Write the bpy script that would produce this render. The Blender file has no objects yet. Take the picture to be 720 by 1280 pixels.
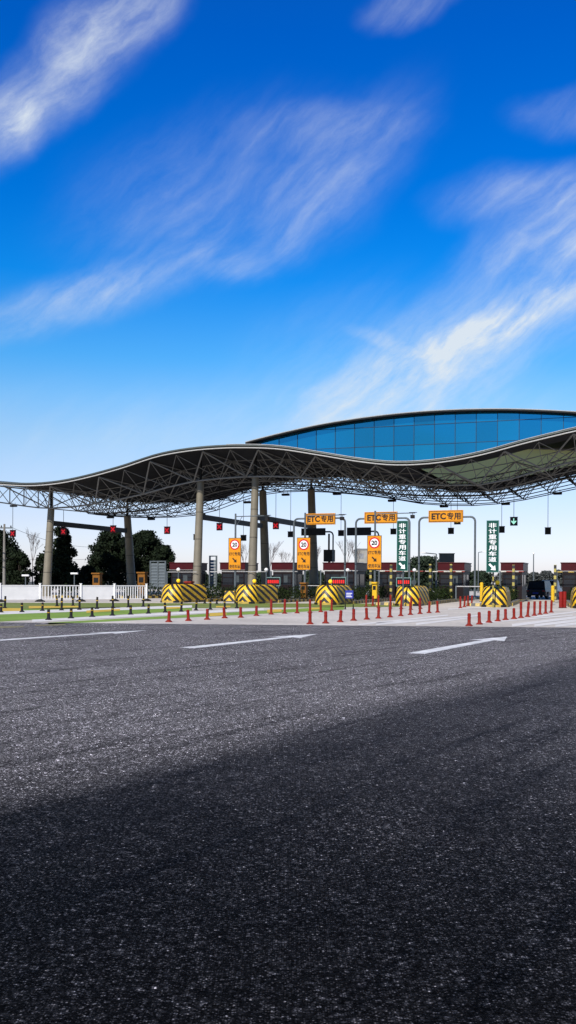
import bpy, math, random
from mathutils import Vector, Matrix
rnd = random.Random(7)
sc = bpy.context.scene
COL = sc.collection
R = math.radians
PI = math.pi

# ------------------------------------------------------------------ camera
F_PX, CX, HY, CH, ROLL = 1250.0, 360.0, 728.5, 1.3, 0.006
cam = bpy.data.objects.new("camera", bpy.data.cameras.new("camera"))
COL.objects.link(cam)
cam.matrix_world = Matrix(((math.cos(ROLL), -math.sin(ROLL), 0, 0), (0, 0, -1, 0),
                           (math.sin(ROLL), math.cos(ROLL), 0, CH), (0, 0, 0, 1)))
cam.data.sensor_fit = 'AUTO'; cam.data.sensor_width = 36.0
cam.data.lens = F_PX / 1280.0 * 36.0
cam.data.shift_y = (HY - 640.0) / 1280.0
cam.data.clip_start = 0.1; cam.data.clip_end = 12000
sc.camera = cam
sc.view_settings.view_transform = 'Standard'; sc.view_settings.look = 'None'
sc.view_settings.exposure = 0.5; sc.view_settings.gamma = 1.0

# ------------------------------------------------------------------ sun and sky
SUN_EL, SUN_AZ = R(37), R(200)      # azimuth clockwise from +Y : behind the camera, to the left
sd = Vector((math.sin(SUN_AZ) * math.cos(SUN_EL), math.cos(SUN_AZ) * math.cos(SUN_EL), math.sin(SUN_EL)))
sun = bpy.data.objects.new("sun", bpy.data.lights.new("sun", 'SUN'))
COL.objects.link(sun)
sun.data.energy = 4.6; sun.data.angle = R(0.5); sun.data.color = (1.0, 0.93, 0.82)
sun.rotation_euler = sd.to_track_quat('Z', 'Y').to_euler()

world = bpy.data.worlds.new("World"); sc.world = world; world.use_nodes = True
wt = world.node_tree; wt.nodes.clear()
def W(t, **k):
    n = wt.nodes.new(t)
    for a, b in k.items(): setattr(n, a, b)
    return n
def wl(a, b): wt.links.new(a, b)
def wmath(op, a, b=None, c=None, clamp=False):
    n = W('ShaderNodeMath', operation=op); n.use_clamp = clamp
    for i, v in enumerate((a, b, c)):
        if v is None: continue
        if isinstance(v, (int, float)): n.inputs[i].default_value = v
        else: wl(v, n.inputs[i])
    return n.outputs[0]
tc = W('ShaderNodeTexCoord')
sky = W('ShaderNodeTexSky', sky_type='NISHITA', sun_disc=False)
sky.sun_elevation = SUN_EL; sky.sun_rotation = SUN_AZ; sky.air_density = 1.0; sky.dust_density = 0.6; sky.ozone_density = 3.0
sep = W('ShaderNodeSeparateXYZ'); wl(tc.outputs['Generated'], sep.inputs[0])
az = wmath('ARCTAN2', sep.outputs[0], sep.outputs[1])
el = wmath('ARCSINE', sep.outputs[2])
tint = W('ShaderNodeValToRGB')
wl(wmath('DIVIDE', el, R(90), clamp=True), tint.inputs[0])
TINT = [(0.0, (1.40, 1.36, 1.78)), (0.04, (1.27, 1.18, 1.46)), (0.07, (1.16, 1.19, 1.40)), (0.09, (1.02, 1.20, 1.38)), (0.115, (.70, 1.19, 1.50)), (0.139, (.36, 1.10, 1.58)),
        (0.187, (0.03, 0.86, 1.68)), (0.233, (0.0, 0.72, 1.68)), (0.32, (0.0, 0.60, 1.68)), (0.6, (0.12, 0.5, 1.4)), (1.0, (0.3, 0.6, 1.1))]
cr = tint.color_ramp
while len(cr.elements) > 1: cr.elements.remove(cr.elements[-1])
for i, (p, c) in enumerate(TINT):
    e = cr.elements[0] if i == 0 else cr.elements.new(p)
    e.position = p; e.color = (c[0] / 2, c[1] / 2, c[2] / 2, 1)
mul = W('ShaderNodeVectorMath', operation='MULTIPLY'); wl(sky.outputs[0], mul.inputs[0]); wl(tint.outputs[0], mul.inputs[1])
mul2 = W('ShaderNodeVectorMath', operation='SCALE'); wl(mul.outputs[0], mul2.inputs[0]); mul2.inputs['Scale'].default_value = 2.0
# cirrus: soft streaks in azimuth / elevation, broken up by drawn-out noise
comb = W('ShaderNodeCombineXYZ'); wl(az, comb.inputs[0]); wl(el, comb.inputs[1])
warp = W('ShaderNodeTexNoise'); warp.inputs['Scale'].default_value = 9; warp.inputs['Detail'].default_value = 7; wl(comb.outputs[0], warp.inputs['Vector'])
wsub = W('ShaderNodeVectorMath', operation='SUBTRACT'); wl(warp.outputs['Color'], wsub.inputs[0]); wsub.inputs[1].default_value = (.5, .5, .5)
wsc = W('ShaderNodeVectorMath', operation='SCALE'); wl(wsub.outputs[0], wsc.inputs[0]); wsc.inputs['Scale'].default_value = 0.040
wadd = W('ShaderNodeVectorMath', operation='ADD'); wl(comb.outputs[0], wadd.inputs[0]); wl(wsc.outputs[0], wadd.inputs[1])
def azel(px, py):
    d = Vector(((px - CX), F_PX, (HY - py))).normalized()
    return math.atan2(d.x, d.y), math.asin(d.z)
def streak(x0, y0, x1, y1, width, weight, hard=0.0):
    a, b = azel(x0, y0), azel(x1, y1)
    cx_, cy_ = (a[0] + b[0]) / 2, (a[1] + b[1]) / 2
    ln = math.hypot(b[0] - a[0], b[1] - a[1]) / 2; an = math.atan2(b[1] - a[1], b[0] - a[0])
    m = W('ShaderNodeMapping', vector_type='TEXTURE'); wl(wadd.outputs[0], m.inputs[0])
    m.inputs['Location'].default_value = (cx_, cy_, 0); m.inputs['Rotation'].default_value = (0, 0, an)
    m.inputs['Scale'].default_value = (ln, width / F_PX / 2, 1)
    l = W('ShaderNodeVectorMath', operation='LENGTH'); wl(m.outputs[0], l.inputs[0])
    mr = W('ShaderNodeMapRange', interpolation_type='SMOOTHERSTEP'); wl(l.outputs['Value'], mr.inputs[0])
    mr.inputs[1].default_value = 1.55; mr.inputs[2].default_value = hard; mr.inputs[3].default_value = 0; mr.inputs[4].default_value = weight
    return mr.outputs[0]
ST = [(-70, 205, 215, -40, 80, .56), (-30, 170, 50, 140, 60, .45), (40, 70, 150, 5, 70, .35), (100, 60, 230, -30, 60, .25),
      (300, 330, 520, 120, 105, .20), (90, 290, 450, 190, 170, .18), (290, 170, 520, 150, 50, .20), (300, 340, 470, 200, 40, .14), (-60, 415, 240, 330, 60, .48), (230, 300, 330, 345, 50, .20),
      (340, 555, 820, 290, 130, .44), (390, 510, 800, 325, 72, .60), (470, 455, 760, 345, 34, .45), (390, 560, 640, 450, 120, .35), (560, 248, 800, 220, 62, .55),
      (600, 310, 800, 275, 70, .34), (430, 405, 520, 440, 20, .28), (450, 15, 560, -12, 40, .30), (640, 140, 780, 120, 46, .25), (540, 360, 700, 260, 60, .18),
      (300, 480, 560, 380, 150, .12), (-200, 560, 900, 520, 150, .18)]
tot = None
for s in ST:
    v = streak(*s)
    tot = v if tot is None else wmath('ADD', tot, v)
nm = W('ShaderNodeMapping', vector_type='TEXTURE'); wl(wadd.outputs[0], nm.inputs[0])
nm.inputs['Rotation'].default_value = (0, 0, R(36)); nm.inputs['Scale'].default_value = (2.9, 1, 1)
n1 = W('ShaderNodeTexNoise'); wl(nm.outputs[0], n1.inputs['Vector']); n1.inputs['Scale'].default_value = 33; n1.inputs['Detail'].default_value = 12; n1.inputs['Roughness'].default_value = .68
n2 = W('ShaderNodeTexNoise'); wl(nm.outputs[0], n2.inputs['Vector']); n2.inputs['Scale'].default_value = 8; n2.inputs['Detail'].default_value = 5
r1 = W('ShaderNodeMapRange'); wl(n1.outputs[0], r1.inputs[0]); r1.inputs[1].default_value = .28; r1.inputs[2].default_value = .72; r1.inputs[3].default_value = .28; r1.inputs[4].default_value = 1.35
r2 = W('ShaderNodeMapRange'); wl(n2.outputs[0], r2.inputs[0]); r2.inputs[1].default_value = .3; r2.inputs[2].default_value = .7; r2.inputs[3].default_value = .55; r2.inputs[4].default_value = 1.2
nm3 = W('ShaderNodeMapping', vector_type='TEXTURE'); wl(wadd.outputs[0], nm3.inputs[0]); nm3.inputs['Rotation'].default_value = (0, 0, R(40)); nm3.inputs['Scale'].default_value = (9, 1, 1)
n3 = W('ShaderNodeTexNoise'); wl(nm3.outputs[0], n3.inputs['Vector']); n3.inputs['Scale'].default_value = 70; n3.inputs['Detail'].default_value = 8
r3 = W('ShaderNodeMapRange'); wl(n3.outputs[0], r3.inputs[0]); r3.inputs[1].default_value = .3; r3.inputs[2].default_value = .7; r3.inputs[3].default_value = .62; r3.inputs[4].default_value = 1.36
bk = W('ShaderNodeMapRange'); wl(sep.outputs[1], bk.inputs[0]); bk.inputs[1].default_value = 0; bk.inputs[2].default_value = -.3; bk.inputs[3].default_value = 0; bk.inputs[4].default_value = .6
bn = W('ShaderNodeMapRange'); wl(n2.outputs[0], bn.inputs[0]); bn.inputs[1].default_value = .46; bn.inputs[2].default_value = .66
tot = wmath('MULTIPLY', wmath('ADD', tot, wmath('MULTIPLY', bk.outputs[0], bn.outputs[0])), r3.outputs[0])
den = wmath('MULTIPLY', wmath('MULTIPLY', tot, .88), wmath('MULTIPLY', r1.outputs[0], r2.outputs[0]))
den = wmath('MINIMUM', den, 0.93)
cm = W('ShaderNodeMixRGB'); wl(den, cm.inputs[0]); wl(mul2.outputs[0], cm.inputs[1])
cm.inputs[2].default_value = (7.5, 8.2, 8.8, 1)
bg = W('ShaderNodeBackground'); wl(cm.outputs[0], bg.inputs[0]); bg.inputs[1].default_value = 0.0707
wo = W('ShaderNodeOutputWorld'); wl(bg.outputs[0], wo.inputs[0])

# ------------------------------------------------------------------ pixel <-> place
def ray(px, py):
    cx, cy = (px - CX) / F_PX, (HY - py) / F_PX
    return Vector((cx - ROLL * cy, 1.0, cy + ROLL * cx))
TH = R(20.5)
U = Vector((math.cos(TH), -math.sin(TH), 0)); V = Vector((math.sin(TH), math.cos(TH), 0))
O = Vector((-7.5, 83.5, 0))
def at_v(px, py, v):
    d = ray(px, py); o = Vector((0, 0, CH))
    t = (v - (o - O).dot(V)) / d.dot(V)
    return o + d * t
def uvz(p): q = p - O; return (q.dot(U), q.dot(V), p.z)
def ground(px, py, z=0.0):
    d = ray(px, py); t = (z - CH) / d.z
    return Vector((0, 0, CH)) + d * t
def at_y(px, py, Y):
    return Vector((0, 0, CH)) + ray(px, py) * Y
def local(u, v, z=0): return O + U * u + V * v + Vector((0, 0, z))

# ------------------------------------------------------------------ materials
def nt(m): return m.node_tree
def mat(name, col, rough=.6, metal=0.0, var=.12, scale=6.0, bump=0.0, spec=.18, emit=None, estr=0.0):
    m = bpy.data.materials.new(name); m.use_nodes = True
    t = m.node_tree; b = t.nodes['Principled BSDF']
    b.inputs['Roughness'].default_value = rough; b.inputs['Metallic'].default_value = metal
    b.inputs['Specular IOR Level'].default_value = spec
    tcn = t.nodes.new('ShaderNodeTexCoord')
    n = t.nodes.new('ShaderNodeTexNoise'); n.inputs['Scale'].default_value = scale; n.inputs['Detail'].default_value = 6
    t.links.new(tcn.outputs['Object'], n.inputs['Vector'])
    mr = t.nodes.new('ShaderNodeMapRange'); t.links.new(n.outputs[0], mr.inputs[0])
    mr.inputs[1].default_value = .3; mr.inputs[2].default_value = .7
    mr.inputs[3].default_value = 1 - var; mr.inputs[4].default_value = 1 + var
    s = t.nodes.new('ShaderNodeVectorMath'); s.operation = 'SCALE'; s.inputs[0].default_value = col
    t.links.new(mr.outputs[0], s.inputs['Scale']); t.links.new(s.outputs[0], b.inputs['Base Color'])
    if bump:
        bm = t.nodes.new('ShaderNodeBump'); bm.inputs['Distance'].default_value = bump
        t.links.new(n.outputs[0], bm.inputs['Height']); t.links.new(bm.outputs[0], b.inputs['Normal'])
    if emit:
        b.inputs['Emission Color'].default_value = (*emit, 1); b.inputs['Emission Strength'].default_value = estr
    return m
M = {}
def mk(k, *a, **kw): M[k] = mat(k, *a, **kw)
mk('steel_white', (.34, .34, .33), .45, 0, .08)
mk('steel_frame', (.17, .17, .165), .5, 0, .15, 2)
mk('steel_shaded', (.010, .010, .010), .55, 0, .15, 2)  # same steel as the front frame, roof shade put into its colour
mk('steel_dark', (.005, .005, .0055), .5, 0, .2)
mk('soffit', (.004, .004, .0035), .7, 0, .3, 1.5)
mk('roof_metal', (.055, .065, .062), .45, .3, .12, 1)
mk('coping', (.26, .27, .27), .4, 0, .1, 1)
mk('column', (.15, .134, .102), .5, 0, .12, 1.2)
mk('mullion', (.02, .03, .045), .5)
mk('galv', (.085, .10, .108), .45, .3, .12, 3)
mk('black', (.008, .008, .009), .5, 0, .2)
mk('blackrub', (.012, .012, .012), .7, 0, .2)
mk('white', (.60, .60, .59), .5, 0, .06, 2)
mk('paintwhite', (.56, .56, .54), .7, 0, .30, 4)
mk('paintyellow', (.70, .42, .03), .7, 0, .2, 1.2)
mk('sign_yellow', (.50, .195, .006), .45, 0, .06, 2)
mk('sign_green', (.002, .045, .034), .4, 0, .08, 2)
mk('sign_ink', (.02, .012, .01), .5)
mk('sign_red', (.42, .01, .02), .5)
mk('sign_white', (.70, .70, .70), .5, 0, .03)
mk('mint', (.16, .27, .25), .5)
mk('booth_red', (.040, .0018, .0035), .4, 0, .15, 3)
mk('booth_dark', (.006, .0018, .0024), .5, 0, .2, 3)
mk('glass_dark', (.012, .015, .02), .08, 0, .1)
mk('glass_pale', (.045, .055, .06), .2, 0, .1)
mk('orange', (.17, .014, .006), .5, 0, .2, 12)
mk('redpost', (.17, .008, .006), .5, 0, .2, 8)
mk('reflect', (.55, .50, .48), .4)
mk('bandyellow', (.45, .28, .02), .5)
mk('amber', (.85, .55, .02), .3, 0, .05, emit=(1, .6, .05), estr=.05)
mk('led_red', (.3, .01, .01), .5, 0, .1, emit=(1, .02, .015), estr=.7)
mk('led_redx', (.35, .01, .02), .5, 0, .1, emit=(1, .02, .03), estr=.35)
mk('led_green', (.3, .8, .6), .5, 0, .1, emit=(.5, 1, .75), estr=.5)
mk('led_panel', (.10, .008, .010), .5)
mk('cab_orange', (.16, .065, .008), .5, 0, .15)
mk('cab_yellow', (.55, .33, .015), .5, 0, .1)
mk('blue', (.02, .03, .22), .5)
mk('wood', (.12, .10, .08), .8, 0, .2)
mk('bark', (.045, .038, .032), .9, 0, .3, 5)
mk('twig', (.10, .085, .08), .9, 0, .2, 5)
mk('kerbstone', (.16, .155, .145), .8, 0, .15, 2)
mk('car_black', (.008, .009, .012), .25, 0, .1)
mk('car_white', (.4, .42, .42), .3, 0, .05)
mk('tyre', (.01, .01, .01), .8)
mk('beige', (.26, .25, .22), .7, 0, .15, 1)
mk('conc_dark', (.2, .21, .22), .8, 0, .15)
def leafmat(k, c, var=.5):
    m = mat(k, c, .75, 0, var, 1.3, spec=.08); M[k] = m
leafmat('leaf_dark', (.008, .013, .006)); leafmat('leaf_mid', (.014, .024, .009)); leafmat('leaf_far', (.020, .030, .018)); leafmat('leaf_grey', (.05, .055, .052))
leafmat('hedge', (.012, .020, .005), .7)

def stripes_mat(name, period, c1, c2, duty=.5):
    m = bpy.data.materials.new(name); m.use_nodes = True; t = m.node_tree; b = t.nodes['Principled BSDF']
    b.inputs['Roughness'].default_value = .5
    uv = t.nodes.new('ShaderNodeUVMap'); s = t.nodes.new('ShaderNodeSeparateXYZ'); t.links.new(uv.outputs[0], s.inputs[0])
    def mm(op, a, bb):
        n = t.nodes.new('ShaderNodeMath'); n.operation = op
        for i, v in enumerate((a, bb)):
            if isinstance(v, (int, float)): n.inputs[i].default_value = v
            else: t.links.new(v, n.inputs[i])
        return n.outputs[0]
    f = mm('FRACT', mm('DIVIDE', mm('ADD', s.outputs[0], s.outputs[1]), period), 0)
    g = mm('GREATER_THAN', f, duty)
    nz = t.nodes.new('ShaderNodeTexNoise'); nz.inputs['Scale'].default_value = 9; nz.inputs['Detail'].default_value = 6
    tcn = t.nodes.new('ShaderNodeTexCoord'); t.links.new(tcn.outputs['Object'], nz.inputs['Vector'])
    mx = t.nodes.new('ShaderNodeMixRGB'); t.links.new(g, mx.inputs[0]); mx.inputs[1].default_value = (*c1, 1); mx.inputs[2].default_value = (*c2, 1)
    sc_ = t.nodes.new('ShaderNodeVectorMath'); sc_.operation = 'SCALE'; t.links.new(mx.outputs[0], sc_.inputs[0])
    mr = t.nodes.new('ShaderNodeMapRange'); t.links.new(nz.outputs[0], mr.inputs[0]); mr.inputs[1].default_value = .35; mr.inputs[2].default_value = .6; mr.inputs[3].default_value = .72; mr.inputs[4].default_value = 1.05
    t.links.new(mr.outputs[0], sc_.inputs['Scale']); t.links.new(sc_.outputs[0], b.inputs['Base Color'])
    M[name] = m
YEL = (.66, .40, .010); BLK = (.008, .007, .006)
stripes_mat('chevron', .46, YEL, BLK)
stripes_mat('kerb_stripe', .8, (.36, .25, .04), BLK)
stripes_mat('post_stripe', .5, (.30, .25, .05), BLK)
stripes_mat('bar_stripe', .9, (.45, .43, .38), (.2, .015, .01))

# ------------------------------------------------------------------ mesh builder
class MB:
    def __init__(s): s.v = []; s.f = []; s.uv = {}; s.mi = []
    def face(s, pts, m=0, uv=None):
        i = len(s.v); s.v += [tuple(p) for p in pts]; s.f.append(tuple(range(i, i + len(pts)))); s.mi.append(m)
        if uv: s.uv[len(s.f) - 1] = uv
    def box(s, x0, x1, y0, y1, z0, z1, m=0):
        i = len(s.v)
        s.v += [(x0, y0, z0), (x1, y0, z0), (x1, y1, z0), (x0, y1, z0), (x0, y0, z1), (x1, y0, z1), (x1, y1, z1), (x0, y1, z1)]
        for f in ((0, 3, 2, 1), (4, 5, 6, 7), (0, 1, 5, 4), (1, 2, 6, 5), (2, 3, 7, 6), (3, 0, 4, 7)):
            s.f.append(tuple(i + k for k in f)); s.mi.append(m)
        return s
    def tube(s, p, q, r, n=6, r2=None, m=0, cap=True):
        p, q = Vector(p), Vector(q); d = q - p
        if d.length < 1e-6: return s
        r2 = r if r2 is None else r2
        d.normalize(); a = d.orthogonal().normalized(); b = d.cross(a)
        i = len(s.v)
        for c, rr in ((p, r), (q, r2)):
            for k in range(n):
                t = 2 * PI * k / n; s.v.append(tuple(c + (a * math.cos(t) + b * math.sin(t)) * rr))
        for k in range(n):
            k2 = (k + 1) % n; s.f.append((i + k, i + k2, i + n + k2, i + n + k)); s.mi.append(m)
        if cap:
            s.f.append(tuple(i + k for k in reversed(range(n)))); s.mi.append(m)
            s.f.append(tuple(i + n + k for k in range(n))); s.mi.append(m)
        return s
    def path(s, pts, r, n=8, m=0):
        for a, b in zip(pts, pts[1:]): s.tube(a, b, r, n, m=m)
        return s
    def lathe(s, prof, n=16, cx=0, cy=0, m=0):
        i = len(s.v)
        for r, z in prof:
            for k in range(n):
                t = 2 * PI * k / n; s.v.append((cx + r * math.cos(t), cy + r * math.sin(t), z))
        for j in range(len(prof) - 1):
            for k in range(n):
                k2 = (k + 1) % n; s.f.append((i + j * n + k, i + j * n + k2, i + (j + 1) * n + k2, i + (j + 1) * n + k)); s.mi.append(m)
        s.f.append(tuple(i + k for k in reversed(range(n)))); s.mi.append(m)
        s.f.append(tuple(i + (len(prof) - 1) * n + k for k in range(n))); s.mi.append(m)
        return s
    def plate(s, poly, y0, y1, m=0):           # polygon in x,z extruded along y
        n = len(poly); i = len(s.v)
        s.v += [(x, y0, z) for x, z in poly] + [(x, y1, z) for x, z in poly]
        s.f.append(tuple(range(i, i + n))); s.f.append(tuple(range(i + 2 * n - 1, i + n - 1, -1))); s.mi += [m, m]
        for k in range(n):
            k2 = (k + 1) % n; s.f.append((i + k2, i + k, i + n + k, i + n + k2)); s.mi.append(m)
        return s
    def build(s, name, mats, parent=None, smooth=False, bevel=0):
        me = bpy.data.meshes.new(name); me.from_pydata(s.v, [], s.f)
        if not isinstance(mats, (list, tuple)): mats = [mats]
        for x in mats: me.materials.append(M[x] if isinstance(x, str) else x)
        if any(s.mi): me.polygons.foreach_set('material_index', s.mi)
        if s.uv:
            l = me.uv_layers.new(name='UVMap')
            for fi, uv in s.uv.items():
                for k, li in enumerate(me.polygons[fi].loop_indices): l.data[li].uv = uv[k]
        if smooth:
            me.polygons.foreach_set('use_smooth', [True] * len(me.polygons))
        me.update()
        o = bpy.data.objects.new(name, me); COL.objects.link(o)
        if parent: o.parent = parent
        if bevel:
            b = o.modifiers.new('bevel', 'BEVEL'); b.width = bevel; b.segments = 2; b.limit_method = 'ANGLE'
        return o
def tag(o, label=None, cat=None, group=None, kind=None):
    if label: o['label'] = label
    if cat: o['category'] = cat
    if group: o['group'] = group
    if kind: o['kind'] = kind
    return o
def thing(name, label, cat, loc, rz=0.0, group=None):
    o = bpy.data.objects.new(name, None); COL.objects.link(o); o.empty_display_size = .3
    o.location = loc; o.rotation_euler = (0, 0, rz)
    return tag(o, label, cat, group)
def copy_tree(o, parent=None):
    c = o.copy(); COL.objects.link(c)
    if parent: c.parent = parent
    for ch in [x for x in bpy.data.objects if x.parent == o]: copy_tree(ch, c)
    return c
RZ = -TH
_tc = {}
def text_mesh(txt, w, h, bold=0.0):
    """flat glyph outlines, as triangles in x,z, fitted and centred to w x h"""
    if (txt, bold) not in _tc:
        cu = bpy.data.curves.new('glyphs', 'FONT'); cu.body = txt; cu.offset = bold; cu.size = 1
        ob = bpy.data.objects.new('glyphs', cu); COL.objects.link(ob)
        dg = bpy.context.evaluated_depsgraph_get(); dg.update()
        me = bpy.data.meshes.new_from_object(ob.evaluated_get(dg))
        vs = [tuple(v.co) for v in me.vertices]; fs = [tuple(p.vertices) for p in me.polygons]
        bpy.data.objects.remove(ob); bpy.data.curves.remove(cu); bpy.data.meshes.remove(me)
        _tc[(txt, bold)] = (vs, fs)
    vs, fs = _tc[(txt, bold)]
    x0 = min(v[0] for v in vs); x1 = max(v[0] for v in vs); y0 = min(v[1] for v in vs); y1 = max(v[1] for v in vs)
    return [((v[0] - (x0 + x1) / 2) / (x1 - x0) * w, (v[1] - (y0 + y1) / 2) / (y1 - y0) * h) for v in vs], fs
def add_text(mb, txt, cx, cz, w, h, y, bold=0.0):
    vs, fs = text_mesh(txt, w, h, bold); i = len(mb.v)
    mb.v += [(cx + a, y, cz + b) for a, b in vs]; mb.f += [tuple(i + k for k in f) for f in fs]; mb.mi += [0] * len(fs)
def add_arrow(mb, cx, cz, L, y, ang):          # arrow polygon pointing along ang (0 = right), in x,z
    pts = [(-.5, .11), (.05, .11), (.05, .36), (.5, 0), (.05, -.36), (.05, -.11), (-.5, -.11)]
    c, s = math.cos(ang), math.sin(ang)
    mb.face([(cx + L * (a * c - b * s), y, cz + L * (a * s + b * c)) for a, b in reversed(pts)])

# ================================================================== SETTING: ground
def ground_mat(name, col, var=.15, scale=.6, fine=18, rough=.85, spec=.3):
    m = bpy.data.materials.new(name); m.use_nodes = True; t = m.node_tree; b = t.nodes['Principled BSDF']
    b.inputs['Roughness'].default_value = rough; b.inputs['Specular IOR Level'].default_value = spec
    g = t.nodes.new('ShaderNodeNewGeometry')
    a = t.nodes.new('ShaderNodeTexNoise'); a.inputs['Scale'].default_value = scale; a.inputs['Detail'].default_value = 7; t.links.new(g.outputs['Position'], a.inputs['Vector'])
    f = t.nodes.new('ShaderNodeTexNoise'); f.inputs['Scale'].default_value = fine; f.inputs['Detail'].default_value = 4; t.links.new(g.outputs['Position'], f.inputs['Vector'])
    ad = t.nodes.new('ShaderNodeMath'); ad.operation = 'ADD'; t.links.new(a.outputs[0], ad.inputs[0]); t.links.new(f.outputs[0], ad.inputs[1])
    mr = t.nodes.new('ShaderNodeMapRange'); t.links.new(ad.outputs[0], mr.inputs[0]); mr.inputs[1].default_value = .7; mr.inputs[2].default_value = 1.3
    mr.inputs[3].default_value = 1 - var; mr.inputs[4].default_value = 1 + var
    s = t.nodes.new('ShaderNodeVectorMath'); s.operation = 'SCALE'; s.inputs[0].default_value = col; t.links.new(mr.outputs[0], s.inputs['Scale'])
    t.links.new(s.outputs[0], b.inputs['Base Color'])
    M[name] = m
ground_mat('earth', (.06, .06, .04), .3, .05, 1)
ground_mat('concrete', (.45, .41, .35), .24, .25, 6)
ground_mat('greenpaint', (.16, .25, .03), .25, .5, 8)
ground_mat('greendull', (.14, .17, .03), .3, .5, 8)
ground_mat('whitepaint', (.56, .54, .50), .15, .8, 10)
ground_mat('fadedpaint', (.17, .15, .07), .4, 1.5, 14)
ground_mat('yellowpaint', (.50, .34, .04), .25, .8, 10)

def asphalt():
    m = bpy.data.materials.new('asphalt'); m.use_nodes = True; t = m.node_tree; b = t.nodes['Principled BSDF']; L = t.links.new
    g = t.nodes.new('ShaderNodeNewGeometry')
    def N(scale, det, rough=.6, vec=None, kind='ShaderNodeTexNoise'):
        n = t.nodes.new(kind); n.inputs['Scale'].default_value = scale
        if kind == 'ShaderNodeTexNoise': n.inputs['Detail'].default_value = det; n.inputs['Roughness'].default_value = rough
        L(vec or g.outputs['Position'], n.inputs['Vector']); return n
    def mm(op, a, bb=0, clamp=False):
        n = t.nodes.new('ShaderNodeMath'); n.operation = op; n.use_clamp = clamp
        for i, v in enumerate((a, bb)):
            if isinstance(v, (int, float)): n.inputs[i].default_value = v
            else: L(v, n.inputs[i])
        return n.outputs[0]
    def mr(v, a, b_, c, d, smooth=False):
        n = t.nodes.new('ShaderNodeMapRange'); L(v, n.inputs[0])
        if smooth: n.interpolation_type = 'SMOOTHSTEP'
        for i, x in enumerate((a, b_, c, d)): n.inputs[i + 1].default_value = x
        return n.outputs[0]
    # lane-wise frame: x' across (to the right of the dark zone's edge), y' along it
    mp = t.nodes.new('ShaderNodeMapping'); mp.vector_type = 'TEXTURE'; L(g.outputs['Position'], mp.inputs[0])
    mp.inputs['Location'].default_value = (-1.74, 6.05, 0); mp.inputs['Rotation'].default_value = (0, 0, -R(30.2))
    s = t.nodes.new('ShaderNodeSeparateXYZ'); L(mp.outputs[0], s.inputs[0])
    cv = t.nodes.new('ShaderNodeCombineXYZ'); L(mm('ADD', s.outputs[0], mm('MULTIPLY', mm('MULTIPLY', s.outputs[1], s.outputs[1]), -.0028)), cv.inputs[0]); L(s.outputs[1], cv.inputs[1])
    st = t.nodes.new('ShaderNodeMapping'); L(cv.outputs[0], st.inputs[0]); st.inputs['Scale'].default_value = (1, .06, 1)
    streak_n = N(3.2, 6, .65, st.outputs[0]); streak_f = N(9, 4, .6, st.outputs[0])
    soft = N(.55, 4)
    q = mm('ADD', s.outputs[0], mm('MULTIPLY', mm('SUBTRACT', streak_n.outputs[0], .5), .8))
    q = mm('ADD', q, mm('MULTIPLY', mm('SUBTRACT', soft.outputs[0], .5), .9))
    dark = mr(q, -.45, .75, 1.0, .0, True)           # 1 on the paler asphalt, 0 in the dark zone
    zone_tone = mm('MULTIPLY', mr(q, .5, 5.0, .19, .44), mr(s.outputs[1], 1.0, 11.0, 1.0, 1.9))                  # albedo of the dark zone, paler away from its edge
    alb = mm('ADD', mm('MULTIPLY', dark, mm('SUBTRACT', 1.0, zone_tone)), zone_tone)
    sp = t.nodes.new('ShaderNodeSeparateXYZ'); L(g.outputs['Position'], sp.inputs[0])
    near_dim = mm('ADD', sp.outputs[1], mm('MULTIPLY', mm('SUBTRACT', soft.outputs[0], .5), 3.0))
    alb = mm('MULTIPLY', alb, mr(near_dim, 3.3, 9.0, .22, 1.0, True))      # darkening towards the camera, painted into the albedo
    # tyre rubber streaks
    tyre = mr(streak_n.outputs[0], .52, .59, 0, 1, True); tyre = mm('MULTIPLY', tyre, mr(streak_f.outputs[0], .4, .6, .2, .8))
    alb = mm('MULTIPLY', alb, mm('SUBTRACT', 1.0, mm('MULTIPLY', tyre, .62)))
    alb = mm('MULTIPLY', alb, mr(soft.outputs[0], .3, .7, .85, 1.12))
    # stones in the binder
    def stones(scale, lo, peak, base):
        vo = N(scale, 0, 0, None, 'ShaderNodeTexVoronoi'); cs = t.nodes.new('ShaderNodeSeparateColor'); L(vo.outputs['Color'], cs.inputs[0])
        return mm('ADD', base, mm('MULTIPLY', mm('MULTIPLY', mr(cs.outputs[0], lo, 1, 0, peak), mr(vo.outputs['Distance'], .55, .25, 0, 1)), mr(cs.outputs[1], 0, 1, .4, 1.6)))
    s1, s2, s3 = stones(120, .45, 4.8, .42), stones(58, .45, 3.2, .60), stones(24, .35, 1.7, .80)
    a1 = N(135, 2, .8); a2 = N(60, 2, .8); a3 = N(22, 2, .8); a4 = N(8, 3, .8)
    grain = mm('MULTIPLY', mm('MULTIPLY', s1, s2), mm('MULTIPLY', s3, mr(a2.outputs[0], .40, .62, .5, 1.5)))
    grain = mm('MULTIPLY', grain, mr(a4.outputs[0], .38, .62, .82, 1.2))
    val = mm('MULTIPLY', mm('MULTIPLY', alb, grain), .225)
    c = t.nodes.new('ShaderNodeVectorMath'); c.operation = 'SCALE'; c.inputs[0].default_value = (1.03, .965, .95); L(val, c.inputs['Scale'])
    L(c.outputs[0], b.inputs['Base Color'])
    L(mr(dark, 0, 1, .62, .8), b.inputs['Roughness']); L(mm('MULTIPLY', mr(alb, 0, 1, .05, .12), grain, True), b.inputs['Specular IOR Level'])
    bp = t.nodes.new('ShaderNodeBump'); bp.inputs['Distance'].default_value = .006; bp.inputs['Strength'].default_value = .7
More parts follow.
